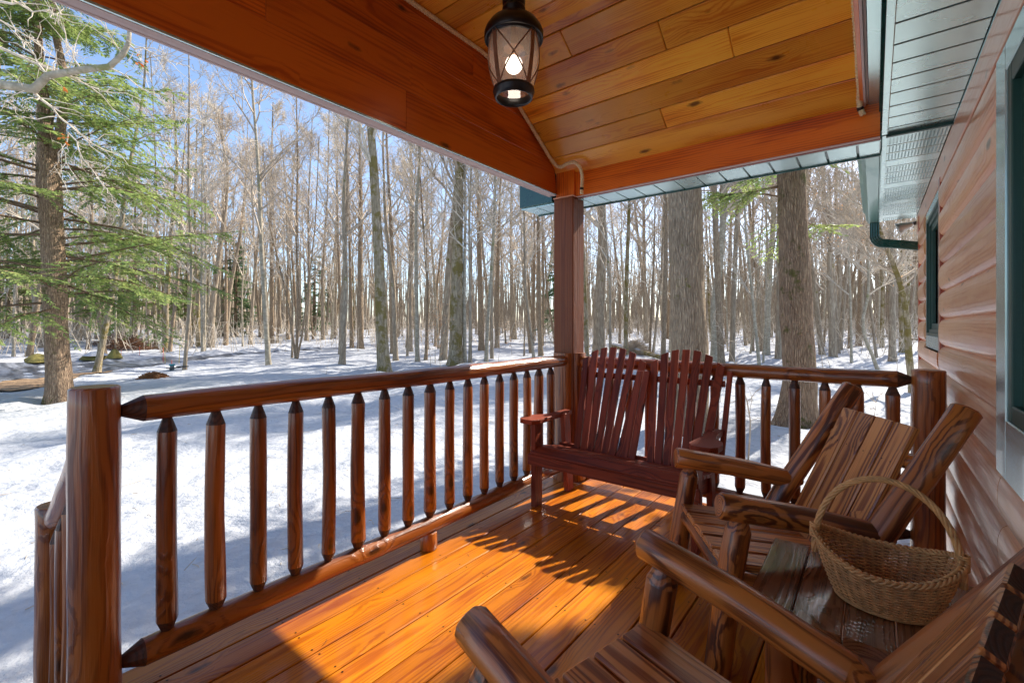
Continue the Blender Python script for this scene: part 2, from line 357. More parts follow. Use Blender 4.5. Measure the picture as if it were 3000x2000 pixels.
M['bark_moss'] = bark('mossy bark', lin(114, 100, 78), lin(204, 188, 160), (12, 12, 2), .55, lin(120, 106, 52), bump=.7)
M['bark_beech'] = bark('smooth beech bark', lin(140, 130, 110), lin(208, 196, 174), (4, 4, 5), .15, lin(130, 130, 84), bump=.25)
M['bark_hem'] = bark('hemlock bark', lin(112, 88, 70), lin(214, 184, 154), (30, 30, 5), .25, lin(96, 96, 46), bump=1.0, dist=.04)
M['twig'] = plain('twig bark', lin(214, 200, 180), .85, 0, 0, .3, 3, 0, .2)
M['twigdk'] = plain('dark twig bark', lin(196, 180, 160), .85, 0, 0, .3, 3, 0, .2)
M['brush'] = plain('dead brush', lin(116, 84, 62), .85, 0, 0, .4, 6, 0, .2)
def leaf(name, a, c2, tr=.35):
    m, nt, b = mat(name); tc = nd(nt, 'ShaderNodeTexCoord').outputs['Object']; out = nt.nodes['Material Output']
    n1 = noise(nt, tc, 2.3, 4, .6).outputs['Fac']; c = mixc(nt, mr(nt, n1, .35, .65), a, c2)
    nt.links.new(c, b.inputs['Base Color']); b.inputs['Roughness'].default_value = .5; b.inputs['Specular IOR Level'].default_value = .3
    t = nd(nt, 'ShaderNodeBsdfTranslucent', {0: c}); mx = nd(nt, 'ShaderNodeMixShader', {0: tr, 1: b.outputs[0], 2: t.outputs[0]})
    nt.links.new(mx.outputs[0], out.inputs[0]); return m
M['needle'] = leaf('hemlock needles', lin(104, 134, 72), lin(178, 190, 112), .5)
M['needledk'] = leaf('dark hemlock needles', lin(70, 108, 66), lin(118, 146, 88))
M['beechleaf'] = leaf('dry beech leaf', lin(196, 140, 92), lin(226, 184, 140), .45)
M['dryleaf'] = leaf('orange dry leaf', lin(214, 112, 44), lin(238, 160, 84), .4)
M['hembranch'] = plain('hemlock branch bark', lin(120, 98, 78), .9, 0, 0, .3, 3, 0, .2)
# ================================================================== PORCH AND HOUSE
rng = random.Random(7)
B0 = M['nail']
# deck floor -------------------------------------------------------
mb = MB(); x = -1.983-.149
gaps = [-1.983+.149*k for k in range(-1, 16)]
for k, g in enumerate(gaps):
    x0, x1 = g+.003, min(g+.149-.003, .335)
    if x1-x0 < .03: continue
    segs = [(-1.3, 3.362)]
    for (a, b2) in segs:
        y0, y1 = a, b2
        if k <= 1: y1 = 3.19
        mb.box(((x0+x1)/2, (y0+y1)/2, -.0175), ((x1-x0)/2, (y1-y0)/2, .0175), grain=1, ch=.003, rng=rng, pith=.07)
    for j in range(12):
        for sx in (.022, .127):
            yy = -1.1+.405*j+rng.uniform(-.006, .006)
            if yy > y1-.03: continue
            cx = g+sx+rng.uniform(-.004, .004); n = 8
            if cx > .33: continue
            mb.add([(cx+.0042*math.cos(t*PI/4), yy+.0042*math.sin(t*PI/4), .0012) for t in range(n)], [list(range(n))], [(0, 0, 0)]*n, 1)
mb.box((-.79, 3.385, -.018), (1.12, .019, .0175), grain=0, rng=rng)
mb.box((-.9, 1.03, -.12), (1.2, 2.3, .07), grain=1, mat=0, rng=rng)
o = mb.build('porch_deck', [M['deck'], M['nail']]); tag(o, kind='structure')
mb = MB()
for (p, q) in (((-2.15, -1.3), (-2.15, 3.4)), ((-2.15, 3.42), (.3, 3.42))):
    mb.board((*p, -.16), (*q, -.16), .28, .03, (1, 0, 0) if p[0] == q[0] else (0, 1, 0), rng=rng)
mb.build('deck_skirt', [M['rail']]).parent = o
# steps down on the left
st = empty('porch_steps', (-2.5, -.3, -.7), 'wooden steps leading down from the left end of the porch', 'steps')
for k in range(3):
    z = -.19*(k+1)
    m2 = MB()
    for q in (0, 1): m2.box((-2.24-.26*k-.13*q+2.5, -.35+.3, z+.7), (.062, .62, .018), grain=1, rng=rng)
    m2.build('tread', M['deck'], st)
for yy in (-.9, .25):
    m2 = MB(); m2.board((-2.16+2.5, yy+.3, -.1+.7), (-2.95+2.5, yy+.3, -.66+.7), .2, .035, (0, 1, 0), rng=rng); m2.build('stringer', M['rail'], st)
# ---------------------------------------------------------------- house
house = empty('log_cabin', (.4, 3, 0), 'log sided cabin with green metal soffit and windows beside the porch', 'cabin')
def H(mb, name, mats): 
    o = mb.build(name, mats, house); o.matrix_parent_inverse = Matrix.Translation((-.4, -3, 0)); return o
Wx = .342
def siding(mb, y0, y1, z0, z1):
    zs = [.118-.168*6+.168*k for k in range(22)]
    for zb in zs:
        a, b2 = max(zb, z0), min(zb+.168, z1)
        if b2-a < .01: continue
        ofs = 9.0*rng.randint(-6, 6); py = rng.uniform(-.03, .03); pz = rng.uniform(.0, .03)
        ny = max(2, int((y1-y0)/.12)); nz = 12
        vs = []; ws = []
        for i in range(ny+1):
            y = y0+(y1-y0)*i/ny
            for j in range(nz+1):
                z = a+(b2-a)*j/nz; t = (z-zb)/.168*2-1
                xb = .031*math.sqrt(max(0, 1-abs(t)**2.3))
                xx = Wx-xb-.002
                vs.append((xx, y, z)); ws.append((y+ofs, (z-zb-.084)+py, xb*1.2+pz))
        f = [[i*(nz+1)+j, i*(nz+1)+j+1, (i+1)*(nz+1)+j+1, (i+1)*(nz+1)+j] for i in range(ny) for j in range(nz)]
        k = len(vs)
        mb.add(vs, f, ws, 0, True)
        for i, sgn in ((0, 1), (ny, -1)):      # end caps
            ring_ = [i*(nz+1)+j for j in range(nz+1)]; pts = [vs[q] for q in ring_]+[(Wx, vs[ring_[-1]][1], b2), (Wx, vs[ring_[0]][1], a)]
            mb.add(pts, [list(range(len(pts)))[::sgn]], [ws[q] for q in ring_]+[ws[ring_[-1]], ws[ring_[0]]], 0)
mb = MB()
siding(mb, 2.125, 3.86, -.75, 2.13); siding(mb, 3.95, 5.58, -.75, 1.08); siding(mb, 4.95, 5.58, 1.08, 2.13)
siding(mb, .69, 2.12, -.75, .787); siding(mb, -1.6, .69, -.75, 2.13)
mb.box((.55, 2.0, .7), (.12, 3.55, 1.6), grain=1, rng=rng)
H(mb, 'wall', [M['siding']])
mb = MB(); mb.box((.331, 2.15, 2.217), (.012, 3.77, .083), grain=1, rng=rng); H(mb, 'frieze_board', M['frieze'])
mb = MB(); mb.box((.332, 3.905, 1.55), (.016, .04, .62), grain=2, rng=rng); H(mb, 'side_board', M['redtrim'])
mb = MB(); mb.box((.345, 5.62, .75), (.03, .04, 1.5), grain=2, rng=rng); H(mb, 'corner_board', M['redtrim'])
# far gable end wall of the house (faces +Y)
mb = MB(); mb.box((2.4, 5.60, 1.0), (2.03, .05, 1.75), grain=0, rng=rng); H(mb, 'gable_wall', M['siding'])
# soffit of the house: plates with grooves between them
mb = MB(); y = -1.0
ys = []
while y < 5.9:
    ys.append(y); y += .1545
for k, y in enumerate(ys):
    vent = y > 3.35
    t = .008
    mb.box((.186, y+.0735, 2.3+t/2), (.13, .0705 if k % 2 else .074, t/2), grain=0, ch=.002, rng=rng)
mb.box((.186, 2.4, 2.325), (.14, 3.5, .006), mat=1, ch=0.001, rng=rng)
mb.box((.043, 1.1, 2.292), (.012, 2.12, .006), ch=.001, rng=rng); mb.box((.046, 4.6, 2.298), (.012, 1.34, .006), ch=.001, rng=rng)
mb.box((.327, 1.1, 2.293), (.009, 2.15, .006), ch=.001, rng=rng)
mb.box((.19, 3.26, 2.29), (.14, .012, .008), mat=1, ch=.001, rng=rng)
# perforated strips: rows of small slots
vv = []; ff = []; ww = []
for k, y in enumerate(ys):
    if y > 3.3 and k % 4 != 3:
        for q in range(16):
            for r_ in range(11):
                cx, cy = .07+.0155*q, y+.02+.0108*r_
                i = len(vv); vv += [(cx-.0035, cy-.0018, 2.2994), (cx-.0035, cy+.0018, 2.2994), (cx+.0035, cy+.0018, 2.2994), (cx+.0035, cy-.0018, 2.2994)]
                ff.append([i, i+1, i+2, i+3]); ww += [(0, 0, 0)]*4
mb.add(vv, ff, ww, 2)
H(mb, 'soffit', [M['soffit'], M['soffgap'], M['soffhole']])
# main roof, fascia and gutter
def slab(mb, a, b, y0, y1, th, m=0):
    (x0, z0), (x1, z1) = a, b
    v = [(x0, y0, z0), (x1, y0, z1), (x1, y1, z1), (x0, y1, z0), (x0, y0, z0+th), (x1, y0, z1+th), (x1, y1, z1+th), (x0, y1, z0+th)]
    mb.add(v, [[0, 3, 2, 1], [4, 5, 6, 7], [0, 1, 5, 4], [1, 2, 6, 5], [2, 3, 7, 6], [3, 0, 4, 7]], v, m)
mb = MB(); slab(mb, (.02, 2.42), (4.4, 5.1), -1.6, 6.25, .06); slab(mb, (8.8, 2.42), (4.4, 5.1), -1.6, 6.25, .06); H(mb, 'roof', M['green'])
mb = MB(); mb.box((.035, 4.75, 2.37), (.008, 1.2, .075), ch=.001, rng=rng); H(mb, 'fascia', M['gutter'])
mb = MB()   # gutter: open K profile, extruded
prof = [(.024, 2.44), (.024, 2.30), (-.045, 2.30), (-.07, 2.345), (-.07, 2.40), (-.095, 2.43), (-.09, 2.435), (-.062, 2.402), (-.062, 2.345), (-.04, 2.306), (.018, 2.306), (.018, 2.44)]
g0, g1 = 3.66, 6.03
vs = [(px, g0, pz) for px, pz in prof]+[(px, g1, pz) for px, pz in prof]; n = len(prof)
fs = [[i, (i+1) % n, n+(i+1) % n, n+i] for i in range(n)]
mb.add(vs, fs, vs, 0); mb.add([(px, g1, pz) for px, pz in prof[:6]]+[(px, g1-.003, pz) for px, pz in prof[:6]], [[0, 1, 2, 3, 4, 5], [11, 10, 9, 8, 7, 6]], [(0, 0, 0)]*12, 0)
gut = H(mb, 'gutter', M['gutter'])
# downspout: ribbed rectangular pipe with an elbow
mb = MB()
def pipe(mb, P, wid, dep, ribs=4):
    Q = np.array(P, float); n = len(Q)
    sect = []
    for s_ in range(ribs*2): sect.append((-.5+s_/(ribs*2), -.5+(.06 if s_ % 2 else 0)))
    for s_ in range(ribs*2): sect.append((.5-(.06 if s_ % 2 else 0), -.5+s_/(ribs*2)))
    for s_ in range(ribs*2): sect.append((.5-s_/(ribs*2), .5-(.06 if s_ % 2 else 0)))
    for s_ in range(ribs*2): sect.append((-.5+(.06 if s_ % 2 else 0), .5-s_/(ribs*2)))
    k = len(sect); vs = []
    T = np.gradient(Q, axis=0); T /= np.linalg.norm(T, axis=1)[:, None]
    for i in range(n):
        Nn = np.cross((0, 1, 0), T[i]); pul = 1+(.05 if (3 < i < n-4 and i % 2) else 0)
        for (a, b2) in sect: vs.append(Q[i]+Nn*a*wid*pul+np.array((0, 1, 0))*b2*dep*pul)
    mb.add(vs, [[i*k+j, i*k+(j+1) % k, (i+1)*k+(j+1) % k, (i+1)*k+j] for i in range(n-1) for j in range(k)], vs, 0)
Pd = [(.0, 5.99, 2.41), (.0, 5.99, 2.34), (0, 5.99, 2.24), (0, 5.99, 2.19)]
for k in range(9):
    a = R(9.5*k); Pd.append((.09-.09*math.cos(a), 5.99+.0, 2.17-.09*math.sin(a)))
Pd += [(.2, 6.0, 2.06), (.36, 6.02, 2.025), (.5, 6.04, 2.0)]
pipe(mb, Pd, .078, .06); H(mb, 'downspout', M['green'])
# windows
def window(y0, y1, z0, z1, cw, cb, ct, lv3, fx=.334):
    """outer casing y0..y1, z0..z1; cw casing width"""
    fr = MB()
    for (a, b2, c_, d_) in ((y0, y0+cw, z0, z1), (y1-cw, y1, z0, z1), (y0+cw, y1-cw, z0, z0+cb), (y0+cw, y1-cw, z1-ct, z1)):
        fr.box((fx, (a+b2)/2, (c_+d_)/2), (.012, (b2-a)/2, (d_-c_)/2), ch=.003, rng=rng)
    win = H(fr, 'window', M['casing'])
    ins = .0
    for lv, (x0, ww_) in enumerate(lv3):
        f2 = MB(); a0, a1, c0, c1 = y0+cw+ins, y1-cw-ins, z0+cb+ins, z1-ct-ins
        for (a, b2, c_, d_) in ((a0, a0+ww_, c0, c1), (a1-ww_, a1, c0, c1), (a0+ww_, a1-ww_, c0, c0+ww_), (a0+ww_, a1-ww_, c1-ww_, c1)):
            f2.box((x0+.008, (a+b2)/2, (c_+d_)/2), (.012, (b2-a)/2, (d_-c_)/2), ch=.003, rng=rng)
        ob = f2.build('sill_frame' if lv == 0 else 'frame', M['greenframe'], win); ins += ww_*.9
    g = MB(); g.box((.385, (y0+y1)/2, (z0+z1)/2), (.003, (y1-y0)/2-cw-ins*.6, (z1-z0)/2-cw-ins*.6), ch=.0005, rng=rng)
    g.build('pane', M['wglass'], win)
    return win
window(.7, 2.12, .789, 2.089, .133, .18, .08, ((.315, .05), (.335, .07), (.355, .12)), .318); window(3.95, 4.94, 1.085, 2.13, .06, .09, .06, ((.325, .022), (.338, .03), (.352, .045)))
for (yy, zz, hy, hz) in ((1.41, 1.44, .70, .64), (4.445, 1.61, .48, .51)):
    mb = MB(); mb.box((.40, yy, zz), (.008, hy, hz), mat=0, ch=.001, rng=rng); H(mb, 'unlit_room_sheet', M['dark'])  # black sheet added behind the pane, its colour stands for the unlit room
# flood lamp on the far corner
fl = empty('flood_light', (.36, 6.2, 2.3), 'small bell shaped flood light on the far corner of the cabin', 'flood light')
mb = MB(); mb.tube([(.1, 0, .02), (.0, 0, .0), (-.05, 0, -.015)], .02, 10); mb.build('arm', M['brownplastic'], fl)
mb = MB(); ax = np.array((-1, 0, -.35)); ax /= np.linalg.norm(ax)
P = [np.array((-.05, 0, -.015))+ax*t for t in (0, .02, .05, .09, .125, .13)]
mb.tube(P, [.022, .028, .036, .055, .068, .066], 18); mb.build('bell_housing', M['lamp'], fl)
# ---------------------------------------------------------------- porch roof
roof = empty('porch_roof', (-1, 3.4, 2.3), 'stained wood porch roof with plank ceiling and thick beams', 'porch roof')
def Rf(mb, name, mats):
    o = mb.build(name, mats, roof); o.matrix_parent_inverse = Matrix.Translation((1, -3.4, -2.3)); return o
XL, XR = -2.05, -.062
SL = .65; n_ = np.array([0, SL, 1]); n_ = n_/np.linalg.norm(n_)
def cz(y): return 2.485+SL*(3.23-y)
mb = MB()
seams = [3.23+.145-.028-.145*k for k in range(0, 8)]; seams[-1] = 2.338
ys_ = [3.25, 3.092, 2.963, 2.817, 2.672, 2.526, 2.381, 2.32]
joints = {0: [], 1: [-1.10, .3], 2: [], 3: [-.62], 4: [-.95], 5: [-1.5], 6: [-.4]}
for k in range(7):
    y1, y0 = ys_[k], ys_[k+1]
    xs = [XL-.02]+joints.get(k, [])+[XR]
    xs = [q for q in xs if q <= XR]
    for a, b2 in zip(xs[:-1], xs[1:]):
        pa = ((a+b2)/2, (y0+y1)/2, cz((y0+y1)/2)+.011); L = (y1-y0)*math.hypot(1, SL)
        ty = np.array([0, 1, -SL])/math.hypot(1, SL)
        mb.box(pa, ((b2-a)/2-.0012, L/2-.0022, .011), np.stack([(1, 0, 0), ty, n_], 1), grain=0, ch=.005, rng=rng, pith=.05)
y = 2.336
kk = 0
while y > -.35:
    xs = [XL-.02, -1.3 if kk % 3 == 1 else -.7, XR] if kk % 2 else [XL-.02, XR]
    for a, b2 in zip(xs[:-1], xs[1:]): mb.box(((a+b2)/2, y-.082, 3.075), ((b2-a)/2-.0012, .0798, .011), grain=0, ch=.005, rng=rng, pith=.05)
    y -= .165; kk += 1
mb.box((-1.05, -.8, 2.78), (1.02, .6, .012), np.array(Matrix.Rotation(R(33), 3, 'X')), grain=0, rng=rng)
mb.box((-1.05, 1.0, 3.12), (1.02, 1.36, .02), mat=1, rng=rng)
Rf(mb, 'ceiling', [M['ceil'], M['dark']])
# left gable panel of stacked beam boards
mb = MB()
rows = [(2.33, 2.56), (2.56, 2.79), (2.79, 3.02), (3.02, 3.2)]
jn = {0: [(-1.3, 1.653), (1.653, 3.2)], 1: [(-1.3, .9), (.9, 3.2)], 2: [(-1.3, 2.2), (2.2, 3.2)], 3: [(-1.3, 3.2)]}
for k, (z0, z1) in enumerate(rows):
    for (a, b2) in jn[k]:
        def cut(V, a=a, b2=b2, z0=z0, z1=z1):
            V = V.copy(); yy = V[:, 1]+(a+b2)/2; zz = V[:, 2]+(z0+z1)/2
            lim = 3.23+(2.50-zz)/SL+.02; yy = np.minimum(yy, np.maximum(lim, -9)); lo = -1.15-(2.50-zz)/SL*1.0; yy = np.maximum(yy, np.minimum(lo, 2.0)*1.0)
            V[:, 1] = yy-(a+b2)/2; return V
        mb.box((XL-.03, (a+b2)/2, (z0+z1)/2), (.03, (b2-a)/2-.0006, (z1-z0)/2-.0004), grain=1, ch=.0015, rng=rng, cut=cut, pith=.05)
Rf(mb, 'gable_panel', M['beam'])
mb = MB()
mb.box((XL-.006, .95, 2.327), (.006, 2.26, .005), grain=1, mat=1, ch=.001, rng=rng); mb.box((XL-.038, .95, 2.325), (.026, 2.26, .005), grain=1, mat=0, ch=.001, rng=rng)
mb.box((XL-.082, .95, 2.40), (.018, 2.26, .07), grain=1, mat=2, ch=.001, rng=rng)
mb.box((XL-.072, .95, 2.324), (.008, 2.26, .006), grain=1, mat=0, ch=.001, rng=rng)
Rf(mb, 'beam_edge', [M['pale'], M['casing'], M['redtrim']])
mb = MB()
mb.box((-.93, 3.262, 2.385), (.955, .03, .095), grain=0, ch=.002, rng=rng, pith=.05)
Rf(mb, 'far_beam', M['beam'])
mb = MB(); mb.box((-.93, 3.245, 2.286), (.955, .012, .003), grain=0, ch=.001, mat=0, rng=rng); mb.box((-.93, 3.268, 2.284), (.955, .008, .004), grain=0, ch=.001, mat=1, rng=rng); Rf(mb, 'beam_flashing', [M['pale'], M['redtrim']])
# soffit past the far beam with cross seams
mb = MB(); x = -2.47+.004
xs = [-2.47+.1495*k for k in range(18)]
for k, x in enumerate(xs):
    x1 = min(x+.1495, .03)
    if x1-x < .02: continue
    mb.box(((x+x1)/2, 3.41, 2.284), ((x1-x)/2-.006, .132, .004), grain=1, ch=.001, rng=rng)
mb.box((-1.22, 3.41, 2.293), (1.25, .13, .004), mat=1, ch=.001, rng=rng)
mb.box((-1.22, 3.545, 2.345), (1.25, .006, .075), mat=1, ch=.001, rng=rng)
mb.box((-1.22, 3.283, 2.281), (1.25, .006, .003), ch=.001, rng=rng)
Rf(mb, 'eave_soffit', [M['soffit'], M['green']])
mb = MB(); mb.box((-2.3, 3.30, 2.44), (.17, .05, .15), ch=.002, rng=rng); Rf(mb, 'rake_return', M['green'])
# right side strips of the ceiling and roof slopes
mb = MB(); mb.box((-.056, 2.0, 2.62), (.008, 1.42, .14), grain=1, mat=0, ch=.001, rng=rng); mb.box((-.042, 2.0, 2.60), (.005, 1.42, .13), grain=1, mat=1, ch=.001, rng=rng); mb.box((-.031, 2.0, 2.61), (.005, 1.42, .13), grain=1, mat=1, ch=.001, rng=rng)
Rf(mb, 'side_trim', [M['orangetrim'], M['pale']])
mb = MB(); mb.box((.004, 2.0, 2.475), (.028, 1.3, .004), ch=.001, rng=rng); Rf(mb, 'valley_flashing', M['soffit'])
mb = MB()
def slabY(mb, a, b, x0, x1, th):
    (y0, z0), (y1, z1) = a, b
    v = [(x0, y0, z0), (x1, y0, z0), (x1, y1, z1), (x0, y1, z1), (x0, y0, z0+th), (x1, y0, z0+th), (x1, y1, z1+th), (x0, y1, z1+th)]
    mb.add(v, [[0, 1, 2, 3], [4, 7, 6, 5], [0, 4, 5, 1], [1, 5, 6, 2], [2, 6, 7, 3], [3, 7, 4, 0]], v, 0)
slabY(mb, (3.55, 2.42), (1.0, 4.08), -2.5, 1.6, .06); slabY(mb, (-1.55, 2.42), (1.0, 4.08), -2.5, 1.6, .06)
Rf(mb, 'roof_metal', M['green'])
# post --------------------------------------------------------------
post = empty('corner_post', (-1.99, 3.29, 0), 'square dark brown corner post holding up the porch roof', 'post')
def Pp(mb, name, mats):
    o = mb.build(name, mats, post); o.matrix_parent_inverse = Matrix.Translation((1.99, -3.29, 0)); return o
mb = MB(); mb.box((-1.9875, 3.288, 1.145), (.0925, .088, 1.145), grain=2, ch=.006, rng=rng); Pp(mb, 'shaft', M['post'])
mb = MB(); mb.box((-1.975, 3.28, 2.43), (.085, .075, .135), grain=2, ch=.003, rng=rng); mb.box((-1.872, 3.26, 2.4), (.02, .03, .11), grain=2, ch=.002, rng=rng); Pp(mb, 'head_block', M['beam'])
mb = MB(); mb.box((-1.985, 3.285, 2.293), (.096, .094, .005), grain=0, ch=.002, rng=rng); Pp(mb, 'trim_strip', M['frieze'])
def halflog(name, c, ax, half, z1):
    """half round log standing against a post face: c centre on the face, ax outward"""
    mb = MB(); a = np.array(ax, float); t = np.array((-a[1], a[0])); n = 9; vs = []; ws = []; zs = np.linspace(.0, z1, 14); of = rng.uniform(-9, 9)
    for z in zs:
        for j in range(n):
            th = -PI/2+PI*j/(n-1); rr = half*(1+.03*math.sin(j*2.1+z*3))
            p = np.array(c)+t*math.sin(th)*rr+a*math.cos(th)*rr*.62+a*.001
            vs.append((p[0], p[1], z)); ws.append((z+of, math.sin(th)*rr, math.cos(th)*rr*.62+.01))
    f = [[i*n+j, i*n+j+1, (i+1)*n+j+1, (i+1)*n+j] for i in range(len(zs)-1) for j in range(n-1)]
    mb.add(vs, f, ws, 0, True); k = (len(zs)-1)*n; mb.add([vs[k+j] for j in range(n)], [list(range(n))], [ws[k+j] for j in range(n)], 0)
    return Pp(mb, name, M['rail'])
halflog('half_log', (-1.995, 3.2), (0, -1), .082, 1.03); halflog('half_log', (-1.895, 3.29), (1, 0), .075, 1.03)
# ---------------------------------------------------------------- railings
def log_post(name, x, y, r, z0, z1, label):
    mb = MB(); mb.log([(x, y, z0), (x, y, (z0+z1)/2), (x+.002, y, z1)], (r*1.03, r), n=18, facet=.035, wob=.015, rng=rng, seg=.06, cham=.006)
    o = mb.build(name, M['rail']); return tag(o, label, 'log post', 'round log posts ending the porch railings')
log_post('log_post', -1.97, .335, .066, -.02, 1.055, 'thick round log post at the left end of the porch railing')
log_post('log_post', .222, 3.27, .068, 0, 1.018, 'round log post standing against the cabin wall at the right end of the railing')
log_post('log_post', -2.72, .335, .062, -.72, .50, 'lower log post at the foot of the stair handrail, left of the tall log post')
BAL = None
def railing(name, a, b, zt, zb, pos, rt, rb, label, zt1=None, zb1=None, block=None, rb_=.033, ends=(1, 1)):
    """a,b = (x,y) ends; pos = distances of balusters along"""
    a = np.array(a, float); b = np.array(b, float); d = b-a; L = np.linalg.norm(d); d /= L
    zt1 = zt if zt1 is None else zt1; zb1 = zb if zb1 is None else zb1
    t = empty(name, (a[0], a[1], 0), label, 'railing')
    Z = lambda s, u0, u1: u0+(u1-u0)*s/L
    dd = np.array((d[0], d[1]))
    def rl(nm, u0, u1, r):
        mb = MB(); P = [(dd[0]*s, dd[1]*s, Z(s, u0, u1)+.003*math.sin(s*3.1)) for s in np.linspace(0, L, 8)]
        mb.log(P, r, n=16, mat=0, endmat=1, c0=(.06, .42) if ends[0] else (.03, .75), c1=(.06, .42) if ends[1] else (.03, .75), facet=.03, wob=.025, rng=rng, seg=.05)
        return mb.build(nm, [M['rail'], M['railend']], t)
    rl('top_rail', zt, zt1, rt); rl('bottom_rail', zb, zb1, rb)
    for s in pos:
        bx_, by_ = rng.uniform(-.005, .005), rng.uniform(-.005, .005); r = rb_*rng.uniform(.88, 1.1); z0 = Z(s, zb, zb1)+(rb if False else rb[0] if isinstance(rb, tuple) else rb)-.006; z1 = Z(s, zt, zt1)-(rt[0] if isinstance(rt, tuple) else rt)+.006
        mb = MB(); mb.log([(dd[0]*s, dd[1]*s, z0), (dd[0]*s+bx_, dd[1]*s+by_, (z0+z1)/2), (dd[0]*s+.001, dd[1]*s, z1)], (r*1.03, r*.97), n=12, mat=0, endmat=1, c0=(.042, .5), c1=(.05, .45), facet=.07, wob=.022, rng=rng, seg=.07, smooth=True)
        mb.build('baluster', [M['rail'], M['railend']], t)
    if block:
        s, bx, by, r, h = block; mb = MB(); mb.log([(bx, by, .0), (bx, by, h)], r, n=14, rng=rng, facet=.04); mb.build('support_block', M['rail'], t)
    return t
ys0 = .40
railing('porch_railing', (-1.97, ys0), (-1.97, 3.20), .968, .133, [.528-ys0+.1535*k for k in range(17)], (.047, .045), .045, 'long log railing along the left side of the porch with seventeen balusters', block=(0, 0, 1.745-ys0, .048, .10), ends=(1, 0))
railing('porch_railing', (-1.89, 3.29), (.158, 3.29), .957, .122, [.154*k+.119 for k in range(13)], .045, .042, 'log railing across the far end of the porch behind the red bench', rb_=.032, ends=(0, 1))
railing('stair_handrail', (-2.03, .335), (-2.665, .335), .86, .06, [.16, .31, .46, .59], .045, .04, 'sloping log handrail going down the porch steps beside the log post', zt1=.43, zb1=-.37, rb_=.03)

mb = MB()
for _ in range(46):
    x, y = rng.uniform(-1.95, .1), rng.uniform(.5, 3.2)
    a = rng.uniform(0, 6.28); L = rng.uniform(.008, .03); c_ = rng.uniform(-.8, .8)
    mb.tube([(x, y, .002), (x+L*math.cos(a), y+L*math.sin(a), .004), (x+L*math.cos(a)+L*math.cos(a+c_), y+L*math.sin(a)+L*math.sin(a+c_), .002)], .0011, 4)
tag(mb.build('deck_debris', [M['brush']]), 'tiny needles and shavings scattered over the porch boards', 'debris', kind='stuff')
# ================================================================== LANTERN, ROPES
LX, LY = -1.475, 1.89
lan = empty('lantern', (LX, LY, 2.44), 'black and bronze glass lantern with a lit round bulb hanging from the plank ceiling', 'lantern')
z0 = 2.44
mb = MB(); mb.lathe([(.0, 3.062-z0), (.075, 3.062-z0), (.078, 3.05-z0), (.05, 3.035-z0), (.02, 3.03-z0), (.02, 2.965-z0), (.048, 2.955-z0), (.060, 2.935-z0), (.058, 2.915-z0), (.05, 2.91-z0), (.059, 2.9-z0), (.061, 2.885-z0), (.052, 2.875-z0), (.052, 2.845-z0), (.064, 2.84-z0), (.09, 2.835-z0), (.125, 2.815-z0), (.146, 2.785-z0), (.1535, 2.765-z0), (.1535, 2.735-z0), (.147, 2.73-z0), (.147, 2.742-z0), (.139, 2.745-z0), (.138, 2.725-z0), (.132, 2.722-z0), (.130, 2.75-z0), (.09, 2.80-z0), (.0, 2.81-z0)], (0, 0, 0), 48)
mb.build('cap', M['black'], lan)
def gr(z): # glass radius
    t = (2.74-z)/.27; return .130*(1-.02*t)-.034*max(0, t-.15)**1.7*1.2
mb = MB(); zz = np.linspace(2.74, 2.472, 12); mb.lathe([(gr(z), z-z0) for z in zz], (0, 0, 0), 40); mb.build('glass_shade', M['lglass'], lan)
mb = MB(); mb.lathe([(.096, 2.478-z0), (.106, 2.478-z0), (.108, 2.462-z0), (.103, 2.458-z0), (.103, 2.446-z0), (.099, 2.442-z0), (.097, 2.430-z0), (.091, 2.428-z0), (.086, 2.434-z0), (.086, 2.47-z0)], (0, 0, 0), 48, closed=True); mb.build('bottom_ring', M['black'], lan)
th0 = math.atan2(-LY, -LX)   # faces the camera
def onglass(th, z, e=.004): r = gr(z)+e; return (r*math.cos(th), r*math.sin(th), z-z0)
for k in range(4):
    th = th0+PI/4+PI/2*k
    for s_ in (0,):
        mb = MB(); P = [onglass(th, z, .005) for z in np.linspace(2.735, 2.474, 10)]
        for p, q in zip(P[:-1], P[1:]): mb.board(p, q, .025, .005, (math.cos(th), math.sin(th), 0), ch=.0008, rng=rng)
        mb.build('upright_strap', M['bronze'], lan)
    mb = MB()
    for sg in (-1, 1):
        P = [onglass(th0+PI/2*k+sg*(PI/4-.06)*(1-2*t), 2.735-.261*t, .007) for t in np.linspace(0, 1, 14)]
        mb.tube(P, .0038, 6)
    mb.build('cross_strap', M['bronze'], lan)
mb = MB(); mb.lathe([(0, 2.80-z0), (.016, 2.80-z0), (.018, 2.72-z0), (.02, 2.70-z0), (.052, 2.69-z0), (.052, 2.687-z0), (.02, 2.686-z0), (.021, 2.655-z0), (0, 2.65-z0)], (0, 0, 0), 24); mb.build('socket', M['bronze'], lan)
mb = MB(); mb.lathe([(.045*math.sin(a), 2.606-z0+.045*math.cos(a)) for a in np.linspace(.3, PI, 14)], (0, 0, 0), 28); mb.build('bulb', M['bulb'], lan)
